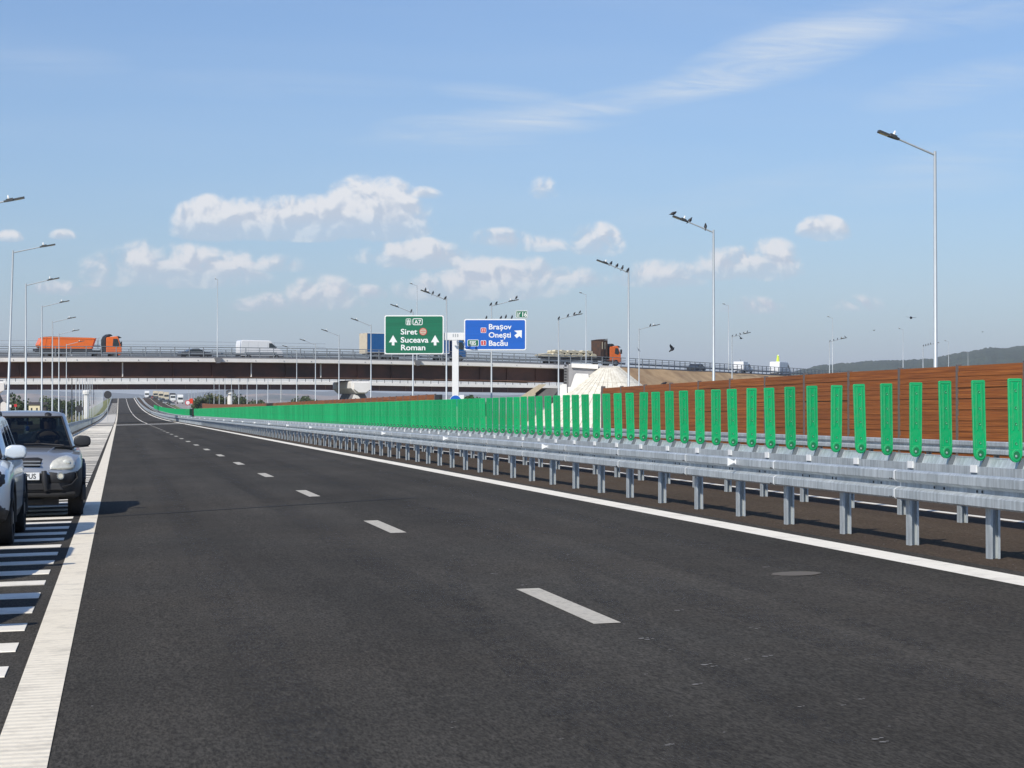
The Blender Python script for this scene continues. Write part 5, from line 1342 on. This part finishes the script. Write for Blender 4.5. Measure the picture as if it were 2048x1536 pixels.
def curved_patch(root, pts, m, name, yfun, push=.006, thick=.03):
    'outline in x,z laid on the nose, its points pushed to the depth yfun(x,z)'
    b = MB(); n = len(pts); cx = sum(p[0] for p in pts)/n; cz = sum(p[1] for p in pts)/n
    rings = []
    for s_, dd in ((1.04, thick), (1.0, -push), (.86, -push - .012), (.5, -push - .020)):
        rings.append([(cx + (x-cx)*s_, 0, cz + (z-cz)*s_, dd) for x, z in pts])
    for r in rings:
        for (x, _, z, dd) in r: b.v.append((x, yfun(x, z) + dd, z))
    for k in range(len(rings)-1):
        for i in range(n): b.face((k*n+i, k*n+(i+1) % n, (k+1)*n+(i+1) % n, (k+1)*n+i))
    b.face([(len(rings)-1)*n + i for i in range(n)])
    return b.build(name, m, root, smooth=50)
def silver_front(root, P, paint, clad):
    f = P['nose']
    curved_patch(root, [(-.27,.80),(.27,.80),(.31,.92),(.24,.945),(-.24,.945),(-.31,.92)], M['black'], 'grille', f, .004)
    b = MB()
    for z in (.835, .885): b.box(-.275, .275, f(0, z) - .045, f(0, z) - .01, z - .011, z + .011)
    b.build('grille_bars', M['silver'], root)
    for sx in (-1, 1):
        curved_patch(root, [(sx*x, z) for x, z in ((.42,.765),(.58,.755),(.74,.755),(.785,.79),(.785,.88),(.74,.95),(.66,.975),(.55,.95),(.455,.89),(.42,.83))], M['lampglass'], 'headlight', f, .012)
        b = MB(); b.ball((sx*.66, f(.66, .86) - .012, .86), (.06, .02, .055), 12, 8); b.build('lamp_bulb_housing', M['lampglass'], root)
        curved_patch(root, [(sx*x, z) for x, z in ((.40,.50),(.74,.55),(.80,.62),(.80,.70),(.78,.725),(.40,.725))], M['black'], 'lamp_recess', f, .002)
        b = MB(); b.disc((sx*.575, f(.575, .665) - .03, .665), .055, 1, 18, .04); b.build('fog_lamp', M['chrome'], root)
        b = MB(); b.disc((sx*.575, f(.575, .665) - .045, .665), .036, 1, 14, .03); b.build('fog_lens', M['lampglass'], root)
        b = MB(); b.tube([(sx*.33, f(.33, .72) - .035, .74), (sx*.34, -.045, .60), (sx*.36, -.03, .44)], [.042, .05, .035], 8); b.build('bumper_rib', M['blacksat'], root, smooth=60)
        b = MB(); b.tube([(sx*x, f(x, z) - .02, z) for x, z in ((.37,.46),(.60,.49),(.74,.53),(.82,.62),(.82,.73))], .016, 6); b.build('bumper_trim', M['blacksat'], root, smooth=60)
    frontface(root, [(-.62,.45),(.62,.45),(.56,.55),(-.56,.55)], -.012, .05, M['black'], 'air_intake', .01)
    b = MB(); b.tube([(-.78, .12, .39), (-.5, .01, .375), (.5, .01, .375), (.78, .12, .39)], .035, 8); b.build('skid_bar', M['rubber'], root, smooth=60)
    b = MB(); b.box(-.55, .55, .12, .30, .22, .34); b.box(-.2, .3, .08, .12, .24, .30); b.build('sump_guard', M['rubber'], root)
    b = MB(); b.tube([(-.86, .30, .745), (-.7, .145, .74), (-.4, .035, .737), (.4, .035, .737), (.7, .145, .74), (.86, .30, .745)], .012, 6); b.build('bumper_seam', M['black'], root)
    frontface(root, [(-.262,.605),(.262,.605),(.262,.72),(-.262,.72)], -.040, .012, M['sign_white'], 'number_plate', .003)
    text_mesh('PUS', .108, 'plate_lettering', M['plate_black'], root, (.045, -.0425, .627), .003, .001, 'LEFT', sx=.92)
    # hood ribs
    for sx in (-1, 1):
        b = MB(); b.tube([(sx*.33, .16, P['hood0'] - .02), (sx*.38, .4, P['hood0'] + .045), (sx*.46, 1.1, P['belt'] + .005)], .022, 8); b.build('bonnet_crease', paint, root, smooth=60)
def white_front(root, P, paint, clad):
    f = P['nose']
    curved_patch(root, [(-.50,.74),(.50,.74),(.52,.90),(.46,.93),(-.46,.93),(-.52,.90)], M['black'], 'grille', f, .004)
    b = MB()
    for i in range(5):
        for z in (.79, .87): b.box(-.40 + i*.18, -.30 + i*.18, f(.2, z) - .04, f(.2, z) - .01, z - .02, z + .02)
    b.build('grille_bars', M['chrome'], root)
    for sx in (-1, 1):
        curved_patch(root, [(sx*x, z) for x, z in ((.54,.76),(.72,.745),(.82,.76),(.865,.80),(.86,.90),(.80,.945),(.62,.93),(.54,.90))], M['black'], 'headlight', f, .010)
        b = MB(); b.disc((sx*.70, f(.70, .84) - .03, .84), .06, 1, 16, .04); b.build('headlamp_lens', M['chrome'], root)
        b = MB(); b.tube([(sx*x, f(x, z) - .04, z) for x, z in ((.60,.90),(.66,.86),(.60,.80))], .014, 5); b.tube([(sx*x, f(x, z) - .045, z) for x, z in ((.80,.89),(.73,.85),(.80,.80))], .016, 5); b.build('running_light', M['sign_white'], root)
        curved_patch(root, [(sx*x, z) for x, z in ((.50,.32),(.76,.32),(.87,.40),(.87,.50),(.80,.545),(.56,.545),(.46,.44))], M['blacksat'], 'lower_corner', f, .012)
        b = MB(); b.disc((sx*.70, f(.70, .43) - .04, .43), .075, 1, 18, .03); b.build('fog_surround', M['black'], root)
        b = MB(); b.disc((sx*.70, f(.70, .43) - .06, .43), .048, 1, 16, .03); b.build('fog_lamp', M['lampglass'], root)
    frontface(root, [(-.6,.36),(.6,.36),(.52,.50),(-.52,.50)], -.02, .05, M['black'], 'air_intake', .01)
    frontface(root, [(-.26,.55),(.26,.55),(.26,.66),(-.26,.66)], -.030, .012, M['sign_white'], 'number_plate', .003)
SILV = dict(name='parked_suv', L=4.33, w=.915, paint='silver', hood0=.965, belt=1.06, roof=1.60, roofw=.62, gh=(1.22, 2.02, 3.95, 4.2), axf=.86, axr=3.49, r=.355, mirror='blacksat', lip=.042, mo=.125, mz=.03, rails=True, cladrow=7, front=silver_front)
WHIT = dict(name='parked_suv', L=4.32, w=.93, paint='silverblue', hood0=.98, belt=1.09, roof=1.58, roofw=.64, gh=(1.15, 1.90, 3.90, 4.2), axf=.84, axr=3.50, r=.355, mirror='silverblue', lip=.016, mo=.13, mz=-.02, rails=True, cladrow=4, front=white_front)
s1 = suv(SILV); p = at(43.5, 990, 31.5); s1.location = (p.x, p.y, gz(p.x, p.y) - .01); s1.rotation_euler = (0, R(1.4) * -1 * 0, R(1.2))
tag(s1, 'silver compact SUV with black lower bumper parked on the striped shoulder, driver inside', 'car', 'cars parked in line on the shoulder')
s2 = suv(WHIT); xw = -2.215; s2.location = (xw, 25.5, gz(xw, 26) - .01); s2.rotation_euler = (0, 0, R(-.5))
tag(s2, 'pale silver SUV cut by the left edge, nearest parked car in view', 'car', 'cars parked in line on the shoulder')
tW = tree_of(s2)
for (x, y, lab) in ((-2.40, 20.0, 'car just outside the left edge whose shadow falls on the shoulder bars'), (-2.56, 13.8, 'nearest car outside the left edge whose rounded shadow falls on the bars')):
    c = dup(tW, None, (x, y, gz(x, y) - .01)); c['label'] = lab
# the driver behind the wheel
def skinned(name, verts, edges, radii, m, parent, loc, sub=2):
    me = bpy.data.meshes.new(name); me.from_pydata(verts, edges, []); o = bpy.data.objects.new(name, me); col.objects.link(o)
    sk = o.modifiers.new('s', 'SKIN'); sk.use_smooth_shade = True; o.modifiers.new('u', 'SUBSURF').levels = sub
    for v, r in zip(me.skin_vertices[0].data, radii): v.radius = r if isinstance(r, tuple) else (r, r)
    me.skin_vertices[0].data[0].use_root = True
    dg = bpy.context.evaluated_depsgraph_get(); dg.update(); m2 = bpy.data.meshes.new_from_object(o.evaluated_get(dg)); bpy.data.objects.remove(o)
    m2.name = name; m2.materials.clear(); m2.materials.append(m); m2.polygons.foreach_set('use_smooth', [True]*len(m2.polygons))
    o = bpy.data.objects.new(name, m2); col.objects.link(o); o.parent = parent; o.location = loc; return o
per = empty('person', (0, 0, 0)); pm_ = s1.matrix_basis.copy(); lp = Matrix.Translation(s1.location) @ Matrix.Rotation(s1.rotation_euler.z, 4, 'Z') @ Vector((.36, 2.12, 1.02))
per.location = lp; per.rotation_euler = s1.rotation_euler; tag(per, 'person in a grey shirt at the wheel of the silver SUV, short dark hair', 'person')
skinned('body', [(0,0,-.06),(0,-.01,.10),(0,-.02,.24),(0,-.03,.33),(0,-.05,.40),(0,-.07,.47),(0,-.065,.54),(.19,-.02,.24),(.25,-.17,.06),(.17,-.40,.10),(.13,-.50,.15),(-.19,-.02,.24),(-.25,-.17,.06),(-.17,-.40,.10),(-.13,-.50,.15)],
        [(0,1),(1,2),(2,3),(3,4),(4,5),(5,6),(2,7),(7,8),(8,9),(9,10),(2,11),(11,12),(12,13),(13,14)],
        [(.17,.12),(.18,.12),(.14,.10),.055,.065,.078,.06,.065,.05,.04,.038,.065,.05,.04,.038], M['skin'], per, (0, 0, 0))
skinned('shirt', [(0,0,-.06),(0,-.01,.10),(0,-.02,.235),(.18,-.02,.235),(.25,-.15,.08),(-.18,-.02,.235),(-.25,-.15,.08)], [(0,1),(1,2),(2,3),(3,4),(2,5),(5,6)],
        [(.19,.14),(.20,.14),(.15,.11),.078,.066,.078,.066], M['shirt'], per, (0, 0, 0))
b = MB(); b.ball((0, -.045, .51), (.088, .10, .105), 14, 10); hr = b.build('hair', M['black'], per, smooth=60)
b = MB(); b.tube([(0, -.135, .475), (0, -.15, .455)], [.012, .016], 6)
for sx in (-1, 1): b.ball((sx*.03, -.135, .485), .011, 6, 5)
b.build('face_details', M['plate_black'], per)
fr_ = empty('air_freshener', Matrix.Translation(s1.location) @ Vector((0, 2.0, 1.42))); tag(fr_, 'small blue and white pendant hanging behind the SUV windscreen', 'pendant')
b = MB(); b.ball((0, 0, -.05), (.035, .03, .045), 10, 7); b.tube([(0,0,0),(0,0,.10)], .005, 4); b.build('tag', M['sign_blue'], fr_); b = MB(); b.ball((0, 0, -.11), (.028, .025, .025), 10, 7); b.build('bead', M['sign_white'], fr_)

# -------- vehicles on the overpass: x forward, y to the left (away from us), z up
def on_deck(name, px_rear, off, label, cat, group='traffic on the overpass'):
    q_ = px_rear
    for _ in range(6):
        p = deckP(q_); d = deck_dir(q_ + 40); s_ = Vector((d.y, -d.x, 0)); v = _M.inverted() @ (p + s_ * off - Vector((0, 0, EYE)))
        q_ += px_rear - (1024 + F * v.x / -v.z)
    r = empty(name, p + s_ * off + Vector((0, 0, -.18)), math.atan2(d.y, d.x)); r['heading'] = 1; tag(r, label, cat, group); return r
def side_profile(root, pts, w, m, name, bv=.05, y0=None):
    b = MB(); a = -w/2 if y0 is None else y0; b.prism(pts, 1, a, a + w); o = b.build(name, m, root); bevel(o, bv, 3, 25) if bv else None; return o
def axle(root, x, w, r=.5, tw=.28): 
    for s_ in (-1, 1): wheel(root, x, s_*(w/2 - tw/2), r, tw, s_, 1, .55)
def truck_cab(root, x0, m, L_=2.2, H_=3.2, w=2.45, deflect=True):
    'cab front at x0 + L_'
    e = empty('cab', (x0, 0, 0)); e.parent = root
    side_profile(e, [(0,.85),(0,H_-.35),(.12,H_-.2),(L_-.75,H_-.05),(L_-.55,H_-.12),(L_-.18,2.15),(L_,1.75),(L_,.75),(L_-.3,.55),(1.5,.55),(1.4,.85)], w, m, 'shell', .07)
    for s_ in (-1, 1):
        b = MB(); b.prism([(.95,1.95),(L_-.62,1.75),(L_-.30,2.05),(L_-.62,H_-.42),(1.05,H_-.42)], 1, s_*(w/2+.004) - .004, s_*(w/2+.004) + .004); b.build('side_window', M['window'], e)
    b = MB(); b.prism([(L_-.165, 2.18),(L_-.54,H_-.16),(L_-.50,H_-.14),(L_-.10,2.16)], 1, -w/2+.12, w/2-.12); b.build('windscreen', M['window'], e)
    b = MB(); b.prism([(L_+.005,.8),(L_+.03,.8),(L_+.03,1.6),(L_+.005,1.65)], 1, -w/2+.15, w/2-.15); b.box(L_-.2, L_-.02, -w/2-.26, -w/2-.03, 1.9, 2.6); b.box(L_-.2, L_-.02, w/2+.03, w/2+.26, 1.9, 2.6); b.build('grille_and_mirrors', M['black'], e)
    b = MB(); b.prism([(L_-.55,H_-.08),(L_-.05,H_-.30),(L_-.02,H_-.22),(L_-.5,H_+.0)], 1, -w/2+.1, w/2-.1); b.build('sun_visor', M['black'], e)
    if deflect:
        b = MB(); b.prism([(-.12,.95),(-.02,.95),(-.02,H_-.1),(.45,H_+.28),(.75,H_+.22),(1.0,H_+.0),(.2,H_-.1),(.0,H_-.3),(-.12,H_-.5)], 1, -w/2+.03, w/2-.03); o = b.build('roof_deflector', M['black'], e); bevel(o, .06)
    return e
# orange tipper
t = on_deck('tipper_truck', 66, -3.4, 'orange articulated tipper truck with rounded tub, at the left of the overpass', 'truck')
t.scale = (.93, .93, .90)
b = MB(); b.box(.6, 11.6, -.5, .5, 1.0, 1.3); b.build('chassis', M['black'], t)
TW = 2.5
side_profile(t, [(1.1,1.42),(.75,1.6),(.55,2.0),(.95,2.85),(1.3,3.08),(8.6,3.10),(8.75,2.98),(8.2,1.42)], TW, M['orange'], 'tub', .3)
b = MB()
for s_ in (-1, 1):
    for x in (1.35, 2.1): b.prism([(x,1.5),(x+.1,1.5),(x+.35,3.15),(x+.25,3.15)], 1, s_*(TW/2+.02)-.03, s_*(TW/2+.02)+.03)
    b.box(1.0, 8.7, s_*(TW/2+.01)-.04, s_*(TW/2+.01)+.04, 2.93, 3.02)
b.build('tub_ribs', M['orange'], t)
b = MB(); b.prism([(8.62,3.0),(8.9,3.1),(8.35,1.5),(8.15,1.5)], 1, -TW/2-.01, TW/2+.01); b.build('front_wall', mat('deep_orange_paint', (.34,.035,.012), .5), t)
b = MB(); b.sweep([(1.2,0,3.06),(2.6,0,3.18),(4.5,0,3.12),(8.5,0,3.06)], [(-1.15,-.1),(1.15,-.1),(.9,.06),(0,.12),(-.9,.06)]); b.build('rolled_cover', mat('grey_brown_cover', (.30,.13,.07), .9), t)
b = MB(); b.box(.2, 8.3, -1.2, 1.2, 1.02, 1.42); b.box(.0, 8.0, -1.24, -1.2, .75, 1.0); b.build('underframe', M['black'], t)
b = MB(); b.tube([(9.3, -.4, 1.5), (9.3, -.4, 3.1), (9.6, -.4, 3.15)], .05, 6); b.tube([(8.7,-.5,1.9),(9.6,-.5,1.9)], .12, 6); b.build('ladder', M['galv_dull'], t)
truck_cab(t, 10.3, M['orange'], 2.3, 3.45)
for x in (1.6, 2.9, 4.2, 9.2, 11.6): axle(t, x, 2.5)
# dark saloon
c = on_deck('car', 358, -3.4, 'dark car half hidden by the overpass railing, between tipper and van', 'car')
side_profile(c, [(0,.35),(0,.8),(.15,.95),(.9,1.0),(1.7,1.38),(2.6,1.42),(3.5,1.0),(4.3,.9),(4.5,.7),(4.5,.35)], 1.75, M['darkcar'], 'body', .1)
for s_ in (-1, 1): b = MB(); b.prism([(1.05,1.0),(1.8,1.33),(2.55,1.35),(3.2,1.0)], 1, s_*.885-.004, s_*.885+.004); b.build('side_window', M['window'], c)
for x in (.9, 3.6): axle(c, x, 1.78, .31, .2)
# vans
def van(name, px, off, label, m='white_paint', L_=6.4, H_=2.65, beacon=False, group='traffic on the overpass'):
    v = on_deck(name, px, off, label, 'van', group)
    side_profile(v, [(0,.40),(0,1.9),(.08,H_-.12),(.3,H_),(L_-2.1,H_-.02),(L_-1.75,H_-.18),(L_-.95,1.62),(L_-.15,1.22),(L_,1.0),(L_,.42)], 1.98, M[m], 'body', .12)
    for s_ in (-1, 1): b = MB(); b.prism([(L_-2.15,1.55),(L_-1.15,1.5),(L_-1.0,1.62),(L_-1.72,2.25),(L_-2.15,2.25)], 1, s_*.995-.005, s_*.995+.005); b.build('side_window', M['window'], v)
    b = MB(); b.prism([(L_-.93,1.66),(L_-1.70,H_-.30),(L_-1.66,H_-.26),(L_-.89,1.68)], 1, -.82, .82); b.build('windscreen', M['window'], v)
    b = MB()
    for s_ in (-1, 1):
        for x in (1.15, 2.6, 4.05): b.box(x, x+.02, s_*.995-.004, s_*.995+.004, .6, H_-.3)
        b.box(.6, L_-1.0, s_*.995-.01, s_*.995+.01, .85, .95)
    b.build('panel_seam', M['galv_dull'], v)
    b = MB(); b.box(-.03, .02, -.9, .9, .38, .62); b.box(L_-.05, L_+.04, -.9, .9, .35, .62); b.build('bumper', M['black'], v)
    for x in (1.2, L_-1.0): axle(v, x, 2.0, .34, .22)
    if beacon:
        b = MB(); b.tube([(1.0,-.3,H_-.05),(1.0,-.3,H_+.35),(1.05,-.3,H_+.95)], [.28,.26,.20], 10); b.ball((1.05,-.3,H_+1.05), (.24,.2,.2), 10, 7); b.build('roof_bag', M['hivis'], v)
        b = MB(); b.ball((1.02,-.42,H_+1.12), (.17,.12,.15), 8, 6); b.build('bag_top', M['cap'], v)
    return v
van('delivery_van', 476, -3.4, 'white high-roof van in the middle of the overpass')
# blue curtain lorry
t = on_deck('lorry', 727, -3.4, 'blue curtain-sided lorry passing behind the two road signs', 'truck')
b = MB(); b.box(0, 13.4, -1.25, 1.25, 1.28, 3.92); b.build('curtain', M['blue'], t)
b = MB(); b.box(-.06, -.005, -1.27, 1.27, 1.05, 4.0); b.build('rear_doors', M['cream'], t)
b = MB(); b.box(-.06, 13.45, -1.28, 1.28, 3.92, 4.02); b.box(-.05, 13.4, -1.28, 1.28, 1.16, 1.27)
for x in (2.9, 13.3): b.box(x, x+.1, -1.275, -1.251, 1.28, 3.91)
b.build('roof_rails', M['sign_white'], t)
b = MB(); b.box(.3, 12.5, -1.1, 1.1, .95, 1.15); b.box(4.2, 8.4, -1.26, -1.2, .55, 1.0); b.build('underframe', M['black'], t)
truck_cab(t, 14.0, M['blue'], 2.2, 3.3, deflect=False)
b = MB(); b.prism([(13.9,3.3),(13.9,3.95),(14.6,3.9),(15.5,3.3)], 1, -1.15, 1.15); b.build('air_deflector', M['blue'], t)
for x in (2.0, 3.3, 4.6, 12.4, 15.2): axle(t, x, 2.5)
# stone truck
t = on_deck('flatbed_truck', 1083, -3.4, 'orange flatbed truck loaded with pale stone blocks behind a rusty headboard', 'truck'); t.scale = (1.03, 1, 1)
b = MB(); b.box(0, 11.4, -1.25, 1.25, 1.15, 1.3); b.box(.3, 10.8, -.5, .5, .8, 1.15); b.build('flatbed', M['black'], t)
b = MB(); 
for i, x in enumerate((1.9, 3.1, 4.3, 5.5, 6.7, 7.9, 9.1)):
    for y_ in (-.95, -.15, .65):
        q = MB(); T_ = Matrix.Translation((x + rnd.uniform(-.1, .1), y_, 1.32)) @ Matrix.Rotation(rnd.uniform(-.12, .12), 4, 'Y')
        b.prism([(-.52,0),(.52,0),(.46,.40),(.10,.55),(-.35,.50),(-.55,.22)], 1, 0, .7, T_)
b.build('lower_load', M['sack'], t)
b = MB()
for i, x in enumerate((2.4, 3.5, 4.9, 5.9, 7.5, 8.5)):
    for y_ in (-.9, .1):
        T_ = Matrix.Translation((x + rnd.uniform(-.1, .1), y_, 1.90)) @ Matrix.Rotation(rnd.uniform(-.1, .1), 4, 'Y')
        b.prism([(-.5,0),(.52,0),(.45,.36),(-.4,.42),(-.62,.2)], 1, 0, .85, T_)
b.build('upper_load', M['sack'], t)
b = MB(); b.prism([(-.5,1.32),(1.5,1.32),(1.1,1.7),(-.1,1.75),(-1.0,1.45)], 1, -1.0, .6); b.build('tail_block', M['sack'], t)
b = MB(); b.box(10.3, 11.6, -1.2, 1.2, 1.35, 4.0); b.prism([(10.3,3.95),(11.6,4.1),(11.6,4.2),(10.2,4.0)], 1, -1.22, 1.22); b.build('headboard', M['rust'], t)
b = MB()
for x in (10.5, 11.0): b.box(x, x+.12, -1.24, -1.201, 2.6, 3.7)
b.build('headboard_frame', M['sack'], t)
truck_cab(t, 12.0, M['orange'], 2.2, 3.2)
for x in (1.6, 2.9, 4.2, 11.0, 13.2): axle(t, x, 2.5)
# traffic on the ramp at the right
c = on_deck('car', 1382, -3.4, 'dark car on the ramp, between the sandy bank and the railing', 'car')
side_profile(c, [(0,.35),(0,.8),(.15,.95),(.9,1.0),(1.5,1.38),(3.0,1.42),(3.7,1.0),(4.4,.9),(4.5,.7),(4.5,.35)], 1.75, M['darkcar'], 'body', .1)
for s_ in (-1, 1): b = MB(); b.prism([(1.05,1.0),(1.6,1.33),(2.95,1.35),(3.4,1.0)], 1, s_*.885-.004, s_*.885+.004); b.build('side_window', M['window'], c)
for x in (.9, 3.6): axle(c, x, 1.78, .31, .2)
v = on_deck('pickup', 1477, -3.6, 'white pickup with a boxed load bed on the ramp, before the van', 'van')
side_profile(v, [(0,.6),(0,2.3),(2.2,2.3),(2.2,.6)], 1.9, M['white_paint'], 'load_box', .06)
side_profile(v, [(2.25,.45),(2.25,2.0),(3.2,1.95),(4.1,1.25),(4.9,1.1),(4.9,.45)], 1.8, M['silverblue'], 'cab', .1)
for s_ in (-1, 1): b = MB(); b.prism([(2.6,1.3),(3.9,1.3),(3.2,1.85),(2.6,1.85)], 1, s_*.905-.004, s_*.905+.004); b.build('side_window', M['window'], v)
b = MB(); b.tube([(1.0,0,2.3),(1.0,0,2.6),(.6,0,2.7)], .05, 5); b.build('rack', M['galv_dull'], v)
for x in (.9, 4.0): axle(v, x, 1.85, .34, .2)
van('delivery_van', 1549, -3.6, 'white high-roof van on the ramp with a yellow-green shape above its roof', beacon=True, L_=6.6, H_=2.75)

# -------- traffic queued on the opposite carriageway
def far_car(x, y, m, label, kind='car', rz=0):
    g = gz(x, y); r = empty('queued_' + ('truck' if kind == 'truck' else 'car'), (x, y, g), rz); tag(r, label, kind, 'vehicles queued on the opposite carriageway')
    if kind == 'car':
        b = MB(); b.prism([(-.88,.3),(.88,.3),(.88,.85),(.80,.98),(-.80,.98),(-.88,.85)], 1, 0, 4.3); o = b.build('body', M[m], r); bevel(o, .12, 2)
        b = MB(); b.prism([(-.78,.96),(.78,.96),(.58,1.5),(-.58,1.5)], 1, 1.0, 3.6); o = b.build('cabin', M['window'], r); bevel(o, .08, 2)
        b = MB(); b.box(-.6, .6, 1.4, 3.3, 1.5, 1.54); b.build('roof', M[m], r)
        b = MB(); [b.box(s_*.7-.14, s_*.7+.14, -.02, .0, .65, .8) for s_ in (-1, 1)]; b.build('headlights', M['lampglass'], r)
        for s_ in (-1, 1):
            for yy_ in (.8, 3.4): wheel(r, s_*.78, yy_, .32, .2, s_)
    else:
        b = MB(); b.box(-1.2, 1.2, 2.3, 12, 1.1, 3.9); o = b.build('box', M[m], r)
        b = MB(); b.prism([(-1.2,.5),(1.2,.5),(1.2,2.9),(1.0,3.1),(-1.0,3.1),(-1.2,2.9)], 1, 0, 2.1); o = b.build('cab', M['cream' if m == 'cream' else 'white_paint'], r); bevel(o, .1)
        b = MB(); b.box(-1.05, 1.05, -.02, -.001, 1.7, 2.6); b.build('windscreen', M['window'], r); b = MB(); b.box(-1.1, 1.1, .3, 11.8, .6, 1.08); b.build('chassis', M['black'], r)
        for s_ in (-1, 1):
            for yy_ in (1.2, 8.0, 10.5): wheel(r, s_*1.05, yy_, .5, .28, s_)
    return r
def on_road(px, D): p = at(px, 800, D); return p.x, p.y
Q = [(314,1010,'darkcar','dark queued car low on the far hill, nearest the green row','car'),(320,960,'silver','silver queued car in the middle of the far queue','car'),(327,930,'darkcar','dark queued car ahead of the white truck','car'),(333,880,'darkcar','black queued car beside the pale truck','car'),
     (341,820,'darkcar','largest dark queued car, nearest in the queue','car'),(346,790,'silver','silver queued car at the edge of the pale shoulder','car'),(300,1060,'darkcar','tiny dark queued car near the crest','car'),(306,1040,'redcar','dull red queued car near the crest','car'),
     (296,1150,'darkcar','tiny black queued car on the crest','car'),(309,1005,'darkcar','black queued car between silver ones, far up the queue','car'),(338,860,'darkcar','black queued car just behind the largest one','car'),(322,900,'darkcar','black queued car in the left lane of the far road','car'),(330,850,'silver','silver queued car in the left lane, nearer','car'),
     (294,1100,'white_paint','white box truck on the crest of the far road','truck'),(311,1060,'cream','cream truck second in the far queue','truck'),(322,1020,'cream','long cream truck in the middle of the far queue','truck'),(333,980,'cream','third cream truck, close to the dark grey one','truck'),(346,940,'blacksat','dark grey truck in the far queue','truck'),(361,880,'white_paint','white cab truck at the right end of the far queue','truck')]
for (px, D, m, lab, kd) in Q:
    x, y = on_road(px, D); far_car(x, y, m, lab, kd)
# dark tanker beyond the fields and two pale specks
p = at(552, 815, 520); r = empty('dark_tanker', (p.x, p.y, -.9), R(4)); tag(r, 'dark round-ended tank trailer in the fields left of the hammerhead pier', 'trailer')
side_profile(r, [(0,.9),(.1,1.7),(.7,2.5),(1.4,2.75),(4.6,2.75),(4.75,2.5),(4.75,.9)], 2.3, M['sign_back'], 'tank', .2)
b = MB(); b.box(.4, 4.6, -.9, .9, .5, .95); b.build('chassis', M['black'], r)
for x in (1.2, 3.6): axle(r, x, 2.2)
p = at(508, 815, 480); r = empty('white_trailer', (p.x, p.y, -.9)); tag(r, 'low white flat trailer in the field right of the round pier', 'trailer')
side_profile(r, [(-.7,.8),(.7,.8),(.7,1.15),(-.6,1.2)], 1.2, M['white_paint'], 'deck', .03); axle(r, 0, 1.1, .35, .2)
# ------------------------------------------------------------------ air: even haze from here to the hills
hz = bpy.data.materials.new('haze'); hz.use_nodes = True; nt = hz.node_tree; nt.nodes.clear()
pv = nt.nodes.new('ShaderNodeVolumePrincipled'); pv.inputs['Color'].default_value = (.84, .89, 1.0, 1); pv.inputs['Density'].default_value = HAZE
pv.inputs['Anisotropy'].default_value = 0.0
o_ = nt.nodes.new('ShaderNodeOutputMaterial'); nt.links.new(pv.outputs[0], o_.inputs['Volume'])
b = MB(); b.box(-16500, 16500, -400, 20500, -3.2, 420); h = b.build('haze', hz); h['kind'] = 'stuff'
